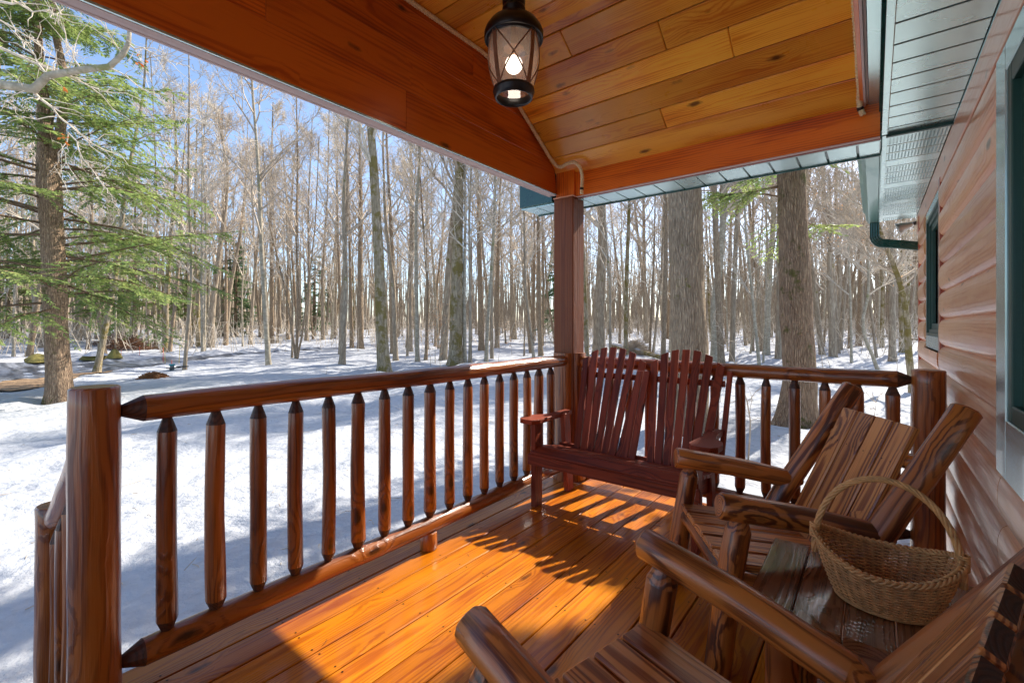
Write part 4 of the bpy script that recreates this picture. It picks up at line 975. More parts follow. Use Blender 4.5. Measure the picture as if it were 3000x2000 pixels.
# (points foot->up, width px, height, bark, first branch height, branches, label)
T = [
 ([(120, 1017), (108, 960), (95, 800), (98, 500)], 22, 17, G, 5, 22, 'tapering grey tree just left of the big hemlock trunk'),
 ([(47, 1006), (49, 800), (50, 500)], 11, 16, G, 5, 16, 'slim grey tree near the left edge of the photo'),
 ([(232, 997), (236, 800), (240, 500)], 14, 17, G, 5, 20, 'slim tree right behind the big hemlock trunk'),
 ([(258, 981), (262, 700), (262, 450)], 13, 17, G, 6, 20, 'thin grey tree second behind the hemlock trunk'),
 ([(315, 987), (317, 750), (310, 450)], 17, 18, G, 6, 24, 'straight grey tree above the mossy boulder'),
 ([(457, 1022), (452, 860), (462, 650), (450, 330), (440, 150)], 13, 18, Mo, 5, 20, 'left stem of the mossy pair by the orange stakes'),
 ([(483, 1029), (486, 900), (498, 720), (520, 480), (508, 300)], 20, 18, Mo, 5, 20, 'right leaning stem of the mossy pair by the orange stakes'),
 ([(560, 1015), (552, 850), (548, 600), (552, 300)], 9, 17, G, 6, 18, 'pencil thin grey tree right of the orange stakes'),
 ([(580, 1017), (578, 850), (570, 650), (577, 380)], 15, 18, Mo, 6, 20, 'mossy footed straight tree between two grey leaning ones'),
 ([(616, 1017), (622, 900), (645, 720), (662, 600), (668, 500), (640, 350)], 22, 19, G, 6, 26, 'grey tree that leans to the right above the snowbank'),
 ([(661, 1011), (663, 850), (660, 600), (650, 300)], 12, 17, Br, 6, 18, 'thin brown tree beside the right leaning grey tree'),
 ([(733, 1009), (742, 850), (757, 700), (770, 450)], 12, 18, G, 6, 18, 'thin tree leaning right behind the pale smooth tree'),
 ([(787, 1070), (776, 900), (765, 714), (760, 560), (752, 421), (738, 255)], 17, 19, Be, 6, 28, 'pale smooth barked tree standing alone on the near snow'),
 ([(797, 1005), (796, 800), (792, 600), (800, 300)], 16, 19, Br, 7, 24, 'brown straight tree touching the pale smooth tree'),
 ([(946, 994), (945, 800), (960, 560), (965, 300)], 13, 18, G, 6, 20, 'grey tree left of the twin dark trunks'),
 ([(897, 998), (905, 850), (903, 600), (915, 350)], 12, 18, G, 6, 20, 'slender grey tree behind the three stemmed clump'),
 ([(978, 990), (985, 800), (985, 500), (975, 250)], 11, 17, G, 6, 18, 'thin grey tree just left of the slim dark pair'),
 ([(1031, 1018), (1027, 850), (1022, 600), (1015, 400), (1005, 250)], 13, 19, Br, 6, 22, 'slimmer dark trunk left of its thicker twin'),
 ([(1056, 1020), (1054, 850), (1056, 650), (1054, 400)], 20, 20, Br, 7, 26, 'thicker dark trunk of the twin pair left of the moss spotted tree'),
 ([(1126, 1085), (1118, 980), (1112, 800), (1102, 620), (1090, 420), (1082, 330)], 38, 21, Mo, 9, 26, 'thick tree spotted with yellow moss in front of the woods'),
 ([(1151, 1036), (1150, 850), (1147, 700), (1140, 560), (1133, 430)], 17, 19, Br, 7, 24, 'brown tree close behind the yellow moss tree'),
 ([(1198, 1020), (1202, 850), (1205, 720), (1203, 500)], 19, 18, Br, 6, 22, 'brown tree between the moss tree and the forked grey tree'),
 ([(1223, 1061), (1220, 850), (1218, 640), (1228, 480), (1236, 380)], 14, 18, Be, 7, 26, 'smooth grey tree that forks below the beam'),
 ([(1252, 1024), (1250, 850), (1252, 600)], 8, 14, G, 4, 16, 'very thin tree right of the forked grey tree'),
 ([(1334, 1068), (1336, 900), (1340, 700), (1345, 500), (1345, 420)], 42, 21, Mo, 9, 28, 'thickest dark brown trunk left of the corner post'),
 ([(1362, 1062), (1360, 850), (1364, 600), (1360, 450)], 12, 18, Be, 6, 20, 'pale slim stem touching the thickest dark trunk'),
 ([(1377, 1064), (1378, 850), (1374, 640), (1380, 500)], 11, 16, G, 5, 18, 'crooked thin stem right of the pale slim one'),
 ([(1411, 1026), (1407, 850), (1402, 600), (1395, 450)], 19, 19, Br, 7, 24, 'brown tree halfway between the dark trunk and the corner post'),
 ([(1424, 1058), (1430, 930), (1440, 800), (1450, 600), (1452, 450)], 12, 17, Be, 6, 20, 'light grey stem with a gentle curve'),
 ([(1441, 1051), (1440, 850), (1448, 650), (1452, 500)], 11, 17, G, 6, 18, 'thin straight stem crossing the curved grey stem'),
 ([(1456, 1018), (1457, 850), (1462, 640), (1470, 450)], 15, 18, Br, 7, 20, 'dark brown stem right of the curved grey stem'),
 ([(1508, 993), (1500, 850), (1496, 650), (1500, 500)], 15, 18, G, 6, 22, 'grey tree farther back left of the porch post'),
 ([(1565, 982), (1562, 850), (1556, 640)], 12, 17, G, 6, 18, 'distant grey tree second left of the porch post'),
 ([(1585, 1043), (1580, 900), (1578, 720), (1576, 560)], 15, 18, Br, 7, 22, 'brown trunk just left of the porch post'),
 ([(1755, 1036), (1757, 880), (1766, 720), (1762, 560), (1765, 460)], 36, 19, G, 8, 24, 'grey shaggy trunk just right of the porch post'),
 ([(1893, 998), (1888, 850), (1886, 640), (1885, 560)], 15, 18, G, 7, 20, 'grey tree behind the round brush pile'),
 ([(1912, 1040), (1925, 930), (1938, 800), (1945, 600)], 8, 14, G, 4, 18, 'thin leaning stem beside the round brush pile'),
 ([(1948, 992), (1950, 850), (1946, 640)], 11, 16, G, 6, 18, 'thin tree just left of the broad deep furrowed trunk'),
 ([(2022, 1262), (2020, 1000), (2012, 800), (2008, 600), (2006, 500)], 116, 22, M['bark_brown'], 11, 16, 'broad deep furrowed trunk rising behind the bench'),
 ([(2094, 1058), (2095, 1000), (2092, 900), (2108, 780), (2120, 640)], 27, 19, Be, 8, 24, 'curving grey brown trunk right of the broad furrowed trunk'),
 ([(2144, 1058), (2148, 930), (2153, 780), (2160, 620)], 18, 18, G, 7, 22, 'straight light grey trunk above the bench arm'),
 ([(2185, 1012), (2176, 900), (2168, 760)], 10, 15, G, 5, 18, 'thin tree leaning left behind the railing'),
 ([(2205, 1028), (2203, 880), (2206, 640)], 11, 16, G, 6, 18, 'thin upright tree next to the left leaning one'),
 ([(2245, 1038), (2248, 930), (2255, 780), (2268, 640), (2262, 540)], 22, 18, Be, 4, 26, 'pale forked tree immediately left of the shaggy hemlock'),
 ([(2281, 1052), (2284, 900), (2283, 750), (2285, 620)], 24, 19, G, 8, 22, 'grey trunk partly hidden by the shaggy hemlock'),
 ([(2441, 1045), (2436, 930), (2430, 780), (2432, 640)], 26, 19, G, 8, 22, 'grey trunk right of the shaggy hemlock'),
 ([(2458, 1016), (2456, 850), (2452, 700)], 18, 18, Br, 7, 20, 'brown trunk tight behind the grey one right of the hemlock'),
 ([(2516, 1014), (2520, 880), (2522, 720)], 20, 18, Br, 6, 22, 'brown trunk left of the downspout'),
 ([(2488, 990), (2492, 850), (2496, 700)], 11, 16, G, 5, 18, 'distant slim trunk left of the downspout'),
 ([(2606, 1058), (2612, 900), (2616, 780)], 8, 13, G, 4, 16, 'thin dark sapling trunk right of the downspout'),
 ([(2576, 1086), (2556, 1040), (2532, 985), (2528, 930), (2548, 860)], 13, 9, Be, 3, 18, 'short stem leaning sharply left near the railing end'),
 ([(2676, 1150), (2662, 1040), (2658, 960), (2648, 860), (2625, 790), (2596, 720), (2570, 680)], 26, 8.5, Mo, 3.2, 26, 'mossy crooked tree leaning left beside the cabin corner'),
]
for k, (pts, wpx, Ht, bm_, h0, nb, lab) in enumerate(T):
    lr = 1.0
    if 1700 < pts[0][0] < 2400: nb = int(nb*2.2); h0 = 8.0; lr = 2.2; Ht = max(Ht, 23)
    if pts[0][0] > 2400: Ht = min(Ht, 11); h0 = min(h0, 5)
    P, Rr, dep = px_path(pts, wpx, Ht)
    make_tree('bare_tree', lab, 'tree', P, Rr, bm_, 100+k, h0, nb, M['twig'] if k % 3 else M['twigdk'], leaves=(260 if k in (22, 29, 43, 48, 50, 51) else 60 if k % 4 == 0 else 0), minr=.0035+.00022*dep, group='bare trees in the woods', n=16 if wpx > 30 else 10, lr=lr)
# three stemmed clump
x, y = at(868, 1050); z = float(gz(x, y)); dep = x*FW[0]+y*FW[1]
def wp(u, v, dep=dep): d = ray(u, v); return np.array((d[0]*dep, d[1]*dep, EYE+d[2]*dep))
b0 = np.array((x, y, z-.05))
P = [b0, wp(873, 900), wp(868, 700), wp(872, 500), wp(868, 250)]
make_tree('bare_tree', 'three stemmed clump of dark slender trunks on the near snow', 'tree', P, [.085, .08, .07, .055, .03], Br, 200, 5, 18, M['twigdk'], minr=.006, group='bare trees in the woods',
          forks=[([(-.03, 0, 0), wp(842, 880)-b0, wp(810, 740)-b0, wp(785, 650)-b0, wp(770, 420)-b0], .075), ([(.05, 0, 0), wp(884, 990)-b0, wp(905, 830)-b0, wp(925, 650)-b0, wp(935, 400)-b0], .07)])
# limb reaching in from a tree beyond the left edge
dep = 8.5
b0 = wp(-420, 1230, dep); b0[2] = float(gz(b0[0], b0[1]))-.05
tr_ = make_tree('bare_tree', 'grey limb reaching in across the top left corner of the photo', 'tree', [b0, b0+np.array((0, 0, 4)), b0+np.array((.2, .1, 11))], [.16, .13, .05], Be, 201, 6, 8, M['twig'], group='bare trees in the woods')
rg = np.random.default_rng(5); limb = [wp(-430, 300, dep), wp(-150, 262, dep), wp(0, 248, dep), wp(100, 262, dep), wp(140, 222, dep), wp(240, 205, dep), wp(320, 196, dep), wp(360, 160, dep), wp(376, 130, dep), wp(380, 84, dep), wp(384, 30, dep)]
Lr = [.085, .08, .078, .075, .062, .058, .052, .045, .04, .032, .02]
mb = MB(); mb.tube([p-b0 for p in limb], Lr, 12); mb.build('limb', Be, tr_)
A = [[], [], [], []]; tips = []
def shoot(p, q, r0, n=6, sub=True):
    p = np.array(p); q = np.array(q); pp = p.copy()
    for i in range(n):
        t = (i+1)/n; c = p+(q-p)*t+rg.normal(0, .035, 3)*(1-abs(2*t-1)*.5)
        A[0].append(pp-b0); A[1].append(c-b0); A[2].append(r0*(1-.8*i/n)); A[3].append(r0*(1-.8*(i+1)/n))
        if sub:
            for _ in range(2):
                e = c+nrm((q-p)*.9/np.linalg.norm(q-p)+rg.normal(0, .6, 3))*rg.uniform(.25, .9); shoot(c, e, r0*.35+.002, 4, False)
        pp = c
for (a, b2, r_) in (((0, 5), (275, 48), .025), ((0, 140), (240, 250), .026), ((90, 262), (200, 390), .028), ((200, 390), (260, 480), .014), ((376, 130), (505, 145), .018), ((320, 198), (520, 330), .014), ((150, 232), (60, 90), .015), ((240, 205), (180, 60), .014), ((0, 60), (120, 130), .014), ((360, 160), (440, 60), .012), ((520, 330), (680, 310), .009), ((200, 390), (120, 520), .01), ((0, 250), (-60, 120), .02), ((110, 262), (0, 330), .013)):
    shoot(wp(*a, dep), wp(*b2, dep)+rg.normal(0, .3, 3), r_)
V, Fq = tubes(*A, n=4); raw_mesh('branches', V, Fq, M['twig'], tr_)
C = np.concatenate([wp(u, v, dep)-b0+rg.normal(0, .04, (6, 3)) for u, v in ((186, 262), (196, 408), (406, 180))]); D = rg.normal(0, 1, (len(C), 3)); D[:, 2] -= .8; D /= np.linalg.norm(D, axis=1)[:, None]
V, Fq = cards(C, D, rg.normal(0, 1, (len(C), 3)), np.full(len(C), .075), np.full(len(C), .024)); raw_mesh('dry_leaves', V, Fq, M['dryleaf'], tr_)
# ---- hemlocks
def hemlock(name, label, P, Rr, seed, h0, Rmax, nb, dens=1.0, needle=None, leafL=.10, bare=.12, power=.75, group='hemlocks', az=None, hmax=None, droop=.5, azhi=None):
    rg = np.random.default_rng(seed); P = np.array(P, float); base = P[0].copy(); t = empty(name, tuple(base), label, 'hemlock tree', group); Q = P-base
    trunk_mesh('trunk', Q, Rr, M['bark_hem'], t, 18, rg); Ht = Q[-1][2]; tp, tr = trunk_funcs(Q, Rr); hm = hmax or Ht*.98
    A0, A1, r0_, r1_ = [], [], [], []; C, D, Nn = [], [], []
    for b_ in range(nb):
        h = h0+(hm-h0)*(b_+rg.uniform(0, 1))/nb; a = rg.uniform(0, 2*PI) if az is None else R(rg.uniform(*az)); L = Rmax*max(.12, (1-(h-h0*.5)/Ht))**power*rg.uniform(.65, 1.15)
        if azhi and h > azhi[0]: a = R(rg.uniform(azhi[1], azhi[2])); L *= azhi[3]
        p = np.array(tp(h)); d = np.array((math.cos(a), math.sin(a), rg.uniform(-.15, .35))); d = nrm(d); n = 10; st = L/n; rb_ = .006+.0065*L
        for i in range(n):
            q = p+d*st; A0.append(p); A1.append(q); r0_.append(rb_*(1-i/n)+.004); r1_.append(rb_*(1-(i+1)/n)+.004)
            side = nrm(np.cross(d, (0, 0, 1)))
            if i/n > bare*rg.uniform(.5, 2):
                for sg in (-1, 1):
                    for rep in range(2):
                        if rg.uniform() > .82*dens: continue
                        L2 = (L*(1-i/n)*.45+.22)*rg.uniform(.6, 1.1); d2 = nrm(d*rg.uniform(.5, 1.1)+side*sg+np.array((0, 0, -.1-.75*rg.uniform()**2))); p2 = p+(q-p)*rg.uniform(0, 1); m2 = max(3, int(L2/.06)); s2 = L2/m2
                        A0.append(p2); A1.append(p2+d2*L2*.9+np.array((0, 0, -.04*L2))); r0_.append(.006); r1_.append(.003)
                        s3 = nrm(np.cross(d2, (0, 0, 1)))
                        for j in range(m2+1):
                            c = p2+d2*s2*j+np.array((0, 0, -.05*(j*s2)**2))
                            for s4 in (-1, 1):
                                C.append(c); D.append(d2*.9+s3*s4*.9+rg.normal(0, .22, 3)+np.array((0, 0, -.15))); Nn.append(np.array((0, 0, 1.0))+rg.normal(0, .5, 3))
                        C.append(c); D.append(d2); Nn.append(np.array((0, 0, 1.0))+rg.normal(0, .3, 3))
            p = q; d = nrm(d+rg.normal(0, .07, 3)+np.array((0, 0, -.055*droop)))
    V, Fq = tubes(A0, A1, r0_, r1_, 4); raw_mesh('branches', V, Fq, M['hembranch'], t)
    C = np.array(C); D = np.array(D); D /= np.linalg.norm(D, axis=1)[:, None]; Nn = np.array(Nn); n = len(C)
    V, Fq = cards(C, D, Nn, rg.uniform(.6, 1.3, n)*leafL, rg.uniform(.7, 1.2, n)*leafL*.19); raw_mesh('foliage', V, Fq, needle or M['needle'], t)
    return t
P, Rr, dep = px_path([(176, 1168), (165, 1000), (160, 912), (156, 740), (145, 600), (140, 491), (136, 400), (120, 250), (109, 90)], 70, 17)
Rr = [.27, .26, .255, .25, .255, .25, .18, .11, .09, .03][:len(P)]
big = hemlock('hemlock_tree', 'big hemlock at the left with a thick bare lower trunk and drooping green sprays', P, Rr, 11, 2.6, 5.2, 120, 1.1, leafL=.12)
b0 = np.array(P[0]); mb = MB(); mb.tube([wp(u, v, dep)-b0 for u, v in ((150, 470), (172, 410), (186, 330), (196, 250), (160, 90), (150, -40))], [.14, .12, .10, .09, .08, .06], 12); mb.build('stem', M['bark_hem'], big)
P, Rr, dep = px_path([(2333, 1236), (2345, 1100), (2332, 930), (2328, 760), (2322, 620), (2318, 540)], 108, 18)
hemlock('hemlock_tree', 'shaggy barked hemlock with moss behind the far railing', P, Rr, 12, 4.3, 2.5, 84, .9, leafL=.10, bare=.2, azhi=(6.4, 105, 235, 1.35))
for k, (u, v, w_, Ht, Rm, h0, lab, nd_) in enumerate((
        (392, 1004, 16, 15, 3.4, 1.6, 'slender hemlock above the left brush heap', 'needle'), (690, 985, 12, 11, 2.6, .8, 'small hemlock low behind the right leaning grey tree', 'needledk'),
        (920, 982, 12, 10, 2.6, .6, 'dark young hemlock far behind the three stemmed clump', 'needledk'), (1632, 1000, 14, 11, 2.3, 1.4, 'young hemlock peeking out behind the porch post', 'needledk'),
        (318, 1000, 13, 12, 3.0, 2.2, 'light green hemlock between the big hemlock trunk and the left brush heap', 'needle'), (20, 990, 16, 14, 3.2, 2.0, 'hemlock at the left edge behind the slim grey tree', 'needle'),
        (545, 985, 12, 13, 3.0, 2.0, 'hemlock between the mossy pair and the leaning grey tree', 'needle'))):
    P, Rr, dep = px_path([(u, v), (u+3, v-200)], w_, Ht)
    hemlock('hemlock_tree', lab, P, Rr, 30+k, h0, Rm*1.1, 66, .95, M[nd_], leafL=.14)
P, Rr, dep = px_path([(1345, 1066), (1345, 800)], 10, 9)
# evergreens behind the cabin that keep the right half of the porch in shade
for k, (x, y, Ht) in enumerate(((1.52, 9.6, 14), (3.3, 9.9, 15), (5.2, 10.4, 16))):
    z = float(gz(x, y)); hemlock('hemlock_tree', ('leftmost of three dense hemlocks hidden behind the cabin', 'middle one of three dense hemlocks hidden behind the cabin', 'rightmost of three dense hemlocks hidden behind the cabin')[k], [(x, y, z), (x, y, z+Ht*.5), (x, y, z+Ht)], [.22, .16, .03], 60+k, 4.2, (1.25, 1.5, 1.7)[k], 230, 1.3, leafL=.22, bare=.0, power=.35, group='hemlocks behind the cabin')
# ---- the rest of the wood: copies of seven bare trees
rs = np.random.default_rng(77); protos = []
def place(root, x, y, rz, s):
    root.location = (x, y, float(gz(x, y))-.05); root.rotation_euler = (rs.normal(0, .045), rs.normal(0, .045), rz); root.scale = (s, s, s)
LAB = 'slender bare tree among many deep in the snowy woods'; GRP = 'bare trees deep in the woods'
for k in range(8):
    Ht = (19, 17, 20, 16, 18, 15, 21, 14)[k]; r0 = (.17, .11, .2, .09, .13, .07, .15, .06)[k]; c = rs.normal(0, .35, (4, 2)).cumsum(0)*.5
    P = [(0, 0, 0)]+[(c[i][0], c[i][1], Ht*(i+1)/4) for i in range(4)]; Rr = [r0, r0*.85, r0*.62, r0*.36, .015]
    protos.append(make_tree('bare_tree', LAB, 'tree', P, Rr, (G, Br, G, Be, Mo, G, Br, Be)[k], 300+k, (6, 5, 7, 4, 6, 3, 7, 3)[k], (15, 13, 16, 14, 14, 12, 15, 12)[k], M['twig'] if k % 2 else M['twigdk'], leaves=(0, 0, 0, 200, 0, 300, 0, 260)[k], minr=.0075, group=GRP, lf=.26, n=9, kt=1))
used = [False]*8; cnt = 0; pos = []
tries = 0
while cnt < 175 and tries < 20000:
    tries += 1
    u = rs.uniform(-250, 2760); v = 954+1350*1.0/rs.uniform(8, 60); dist = rs.uniform(24, 62)**1
    if rs.uniform() > (dist/62)**.6: continue
    a = (u-CX)/F; d = np.array((FW[0]+RT[0]*a, FW[1]+RT[1]*a)); d /= np.linalg.norm(d); x, y = d*dist
    if x > -.6 and y < 16: continue
    if abs(x-(-1.6+.185*(y-2))) < 3.2 and y > 8: continue
    if any((x-p[0])**2+(y-p[1])**2 < 2.0 for p in pos): continue
    if seg_dist(np.array(x), np.array(y), [tuple(p) for p in (RF+np.array(rn))/2]) < 2.6: continue
    pos.append((x, y)); k = int(rs.integers(0, 8)); r_ = protos[k]
    if used[k]:
        c = r_.copy(); sc.collection.objects.link(c)
        for ch in r_.children: q = ch.copy(); sc.collection.objects.link(q); q.parent = c
        r_ = c
    used[k] = True; place(r_, x, y, rs.uniform(0, 6.28), rs.uniform(.8, 1.2)); cnt += 1
# ---- far wood: reads as one mass
A = [[], [], [], []]
for _ in range(1150):
    u = rs.uniform(-500, 2850); dist = rs.uniform(58, 120); a = (u-CX)/F; d = np.array((FW[0]+RT[0]*a, FW[1]+RT[1]*a)); d /= np.linalg.norm(d); x, y = d*dist; z = float(gz(x, y)); Ht = rs.uniform(11, 21); r0 = rs.uniform(.06, .2)
    p = np.array((x, y, z-.2)); dr = nrm(np.array((rs.normal(0, .05), rs.normal(0, .05), 1)))
    for i in range(4):
        q = p+dr*Ht/4; A[0].append(p); A[1].append(q); A[2].append(r0*(1-i*.24)); A[3].append(r0*(1-(i+1)*.24)+.01); p = q; dr = nrm(dr+rs.normal(0, .05, 3))
    for _b in range(9):
        h = rs.uniform(.2, 1)*Ht; p0 = np.array((x, y, z+h))+rs.normal(0, .15, 3); e = nrm(np.array((rs.normal(0, .6), rs.normal(0, .6), 1.0))); L = rs.uniform(.8, 3.2); p1 = p0+e*L; A[0].append(p0); A[1].append(p1); A[2].append(.035); A[3].append(.015)
        for _c in range(2):
            s0 = p0+e*L*rs.uniform(.3, .9); A[0].append(s0); A[1].append(s0+nrm(e+rs.normal(0, .5, 3))*rs.uniform(.6, 1.6)); A[2].append(.02); A[3].append(.01)
for _ in range(1500):
    u = rs.uniform(-500, 2850); dist = rs.uniform(90, 135); a = (u-CX)/F; d = np.array((FW[0]+RT[0]*a, FW[1]+RT[1]*a)); d /= np.linalg.norm(d); x, y = d*dist; z = float(gz0(x, y)); Ht = rs.uniform(6, 15); p = np.array((x, y, z-.2)); q = p+np.array((rs.normal(0, .5), rs.normal(0, .5), Ht))
    A[0].append(p); A[1].append(q); A[2].append(rs.uniform(.12, .3)); A[3].append(.05)
V, Fq = tubes(*A, n=4); fw_ = raw_mesh('distant_woods', V, Fq, M['bark_grey']); tag(fw_, 'far mass of bare trunks and twigs closing off the woods', 'woods', kind='stuff')
A = [[], [], [], []]      # low brush between the trunks
for _ in range(5200):
    u = rs.uniform(-300, 2760); dist = 34+90*rs.uniform()**.8; a = (u-CX)/F; d = np.array((FW[0]+RT[0]*a, FW[1]+RT[1]*a)); d /= np.linalg.norm(d); x, y = d*dist
    p = np.array((x, y, float(gz0(x, y))+.0)); L = rs.uniform(.5, 2.8); e = nrm(np.array((rs.normal(0, .35), rs.normal(0, .35), 1))); r_ = .004+dist*.0002
    A[0].append(p); A[1].append(p+e*L); A[2].append(r_*1.5); A[3].append(r_)
    for _c in range(4):
        s0 = p+e*L*rs.uniform(.25, 1); A[0].append(s0); A[1].append(s0+nrm(e*.6+rs.normal(0, .6, 3))*rs.uniform(.2, .9)); A[2].append(r_); A[3].append(r_*.6)
V, Fq = tubes(*A, n=3); tag(raw_mesh('undergrowth', V, Fq, M['twig']), 'tangle of thin leafless undergrowth between the distant trunks', 'undergrowth', kind='stuff')
# ---- saplings near the porch
S_ = [((2192, 1352), 2.1, 5, 'dark sapling stem seen through the railing balusters right of the bench'), ((2418, 1120), 2.4, 6, 'forked sapling right of the shaggy hemlock foot'), ((2432, 1112), 2.0, 5, 'second thin sapling right of the shaggy hemlock foot'), ((2628, 1092), 2.0, 7, 'crooked dark sapling in front of the mossy leaning tree'),
      ((1290, 1085), 2.4, 8, 'twiggy sapling left of the thickest dark trunk'), ((1262, 1075), 2.2, 8, 'twiggy sapling right of the forked grey tree'), ((1275, 1066), 3.0, 8, 'taller twiggy sapling between two grey trees'), ((1187, 1055), 1.6, 6, 'short sapling right of the yellow moss tree'),
      ((1460, 1062), 1.8, 6, 'low sapling under the curved grey stem'), ((955, 1100), .6, 3, 'tiny bare sprig poking out of the open snow'), ((75, 1049), 2.9, 6, 'crooked thin sapling near the left edge of the snow'), ((2560, 1330), .8, 6, 'small bare twigs behind the right end of the railing'), ((2520, 1250), .7, 5, 'small bare twigs in the snow left of the railing end'), ((2110, 1180), .8, 4, 'thin sprig just right of the bench back'), ((1500, 1040), 2.0, 7, 'dark sapling farther left of the porch post')]
for k, ((u, v), Ht, nb, lab) in enumerate(S_):
    x, y = at(u, v); z = float(gz(x, y)); rg = np.random.default_rng(500+k); t = empty('sapling', (x, y, z), lab, 'sapling', 'saplings and sprigs in the snow')
    P = [np.zeros(3)]; d = nrm(np.array((rg.normal(0, .12), rg.normal(0, .12), 1)))
    for i in range(7): P.append(P[-1]+d*Ht/7); d = nrm(d+rg.normal(0, .12, 3)+np.array((0, 0, .05)))
    r0 = .006+.0035*Ht; mb = MB(); mb.tube(P, [r0*(1-.75*i/7) for i in range(8)], 6); mb.build('stem', M['twigdk'], t)
    A = [[], [], [], []]; tips = []
    for b_ in range(nb*2):
        i = int(rg.integers(2, 8)); p = P[i]; e = nrm(np.array((rg.normal(0, .8), rg.normal(0, .8), .55))); L = rg.uniform(.15, .45)*Ht*.6
        for j in range(4):
            q = p+e*L/4; A[0].append(p); A[1].append(q); A[2].append(.0045); A[3].append(.003); tips.append(q); p = q; e = nrm(e+rg.normal(0, .25, 3))
            if rg.uniform() < .6: A[0].append(q); A[1].append(q+nrm(e+rg.normal(0, .7, 3))*L*.3); A[2].append(.003); A[3].append(.002)
    V, Fq = tubes(*A, n=4); raw_mesh('twigs', V, Fq, M['twigdk'], t)
    if k in (4, 5, 6, 14):
        C = np.array(tips)[rg.integers(0, len(tips), 70)]; D = rg.normal(0, 1, (70, 3)); D[:, 2] -= .6; D /= np.linalg.norm(D, axis=1)[:, None]; V, Fq = cards(C, D, rg.normal(0, 1, (70, 3)), np.full(70, .075), np.full(70, .02)); raw_mesh('dry_leaves', V, Fq, M['beechleaf'], t)
# ================================================================== THINGS ON THE SNOW
def pile(name, label, cat, u, v, wx, wy, hz, n, m, cr=.0, len_=(.15, .5), r_=.008, snowcap=False, seed=1):
    x, y = at(u, v); z = float(gz(x, y)); rg = np.random.default_rng(seed); t = empty(name, (x, y, z), label, cat)
    A = [[], [], [], []]
    for _ in range(n):
        a = rg.uniform(0, 2*PI); q = math.sqrt(rg.uniform()); px, py = q*math.cos(a)*wx, q*math.sin(a)*wy; pz = hz*(1-q*q)*rg.uniform(.3, 1)
        e = rg.normal(0, 1, 3); e[2] *= .35; e = nrm(e); L = rg.uniform(*len_); c = np.array((px, py, pz)); rr = r_*rg.uniform(.5, 1.5); mid = c+rg.normal(0, L*.08, 3)
        A[0] += [c-e*L/2, mid]; A[1] += [mid, c+e*L/2]; A[2] += [rr, rr*.8]; A[3] += [rr*.8, rr*.5]
    V, Fq = tubes(*A, n=4); raw_mesh('sticks', V, Fq, m, t); return t
def mound(name, m, parent, wx, wy, hz, seed, off=(0, 0, 0), n=22, rough=.12):
    rg = np.random.default_rng(seed); ph = rg.uniform(0, 6, 6); V = []; 
    for i in range(n//2+1):
        for j in range(n*2):
            a = 2*PI*j/(n*2); q = i/(n//2); k = 1+rough*(math.sin(3*a+ph[0])+.6*math.sin(5*a+ph[1])+.4*math.sin(9*a+q*5+ph[2]))
            V.append((off[0]+wx*q*k*math.cos(a), off[1]+wy*q*k*math.sin(a), off[2]+hz*(1-q**2.2)*(1+rough*math.sin(4*a+q*7+ph[3]))-.05*q))
    m2 = n*2; Fq = [[i*m2+j, (i+1)*m2+j, (i+1)*m2+(j+1) % m2, i*m2+(j+1) % m2] for i in range(n//2) for j in range(m2)]
    return raw_mesh(name, V, Fq, m, parent, smooth=True)
t = pile('mulch_pile', 'low pile of brown wood chips melting out of the snow', 'mulch pile', 450, 1113, .66, .55, .30, 1900, M['chips'], len_=(.05, .14), r_=.011, seed=2)
mound('chip_heap', M['chips'], t, .62, .5, .26, 3)
x, y = at(466, 1118); mo = mound('snow_mound', M['snow'], None, 1.9, 1.3, .10, 4); mo.location = (x-.3, y+.1, float(gz(x, y))+.02); tag(mo, kind='structure')
def stones(lab, u, v, wx, wy, hz, snow, seed):
    x, y = at(u, v); t = empty('boulder', (x, y, float(gz(x, y))), lab, 'boulder', 'boulders beyond the drive'); mound('rock', M['stone'], t, wx, wy, hz, seed, rough=.07)
    if snow: mound('snow_cap', M['snow'], t, wx*.75, wy*.9, hz*.5, seed+1, off=(wx*.35, 0, hz*.62), rough=.1)
stones('long low mossy boulder beside the big hemlock trunk', 110, 1058, 1.1, .6, .34, False, 21)
stones('mossy boulder with a cap of snow left of the square stone', 275, 1051, .95, .6, .36, True, 22)
stones('small upright square stone right of the snow capped boulder', 335, 1047, .42, .34, .42, False, 23)
pile('brush_heap', 'heap of dead leafy branches behind the boulders', 'brush heap', 385, 1022, 1.9, 1.2, .9, 520, M['brush'], len_=(.5, 1.6), r_=.014, seed=5)
pile('brush_heap', 'smaller tangle of dead twigs left of the main brush heap', 'brush heap', 318, 1012, 1.2, .8, 1.1, 240, M['brush'], len_=(.5, 1.4), r_=.012, seed=6)
t = pile('brush_heap', 'round heap of cut brush lying on a fallen log behind the bench', 'brush heap', 1862, 1036, .85, .7, .95, 900, M['twigdk'], len_=(.5, 1.3), r_=.012, seed=7)
x, y = at(1862, 1036)
def flog(label, a, b, r_, mt, snow=False):
    pa = np.array((*at(*a), 0)); pb = np.array((*at(*b), 0)); pa[2] = float(gz(pa[0], pa[1]))+r_; pb[2] = float(gz(pb[0], pb[1]))+r_
    t = empty('fallen_log', tuple(pa), label, 'fallen log', 'fallen logs in the snow'); mb = MB(); mb.log([np.zeros(3), (pb-pa)*.5+np.array((0, 0, .05)), pb-pa], (r_, r_*.7), n=12, rng=rng, facet=.1, wob=.06); mb.build('log', mt, t)
    if snow: 
        mb = MB(); mb.tube([np.array((0, 0, r_*.75)), (pb-pa)*.3+np.array((0, 0, r_*.9)), (pb-pa)*.6+np.array((0, 0, r_*.8))], [r_*.8, r_, r_*.5], 10); mb.build('snow_strip', M['snow'], t)
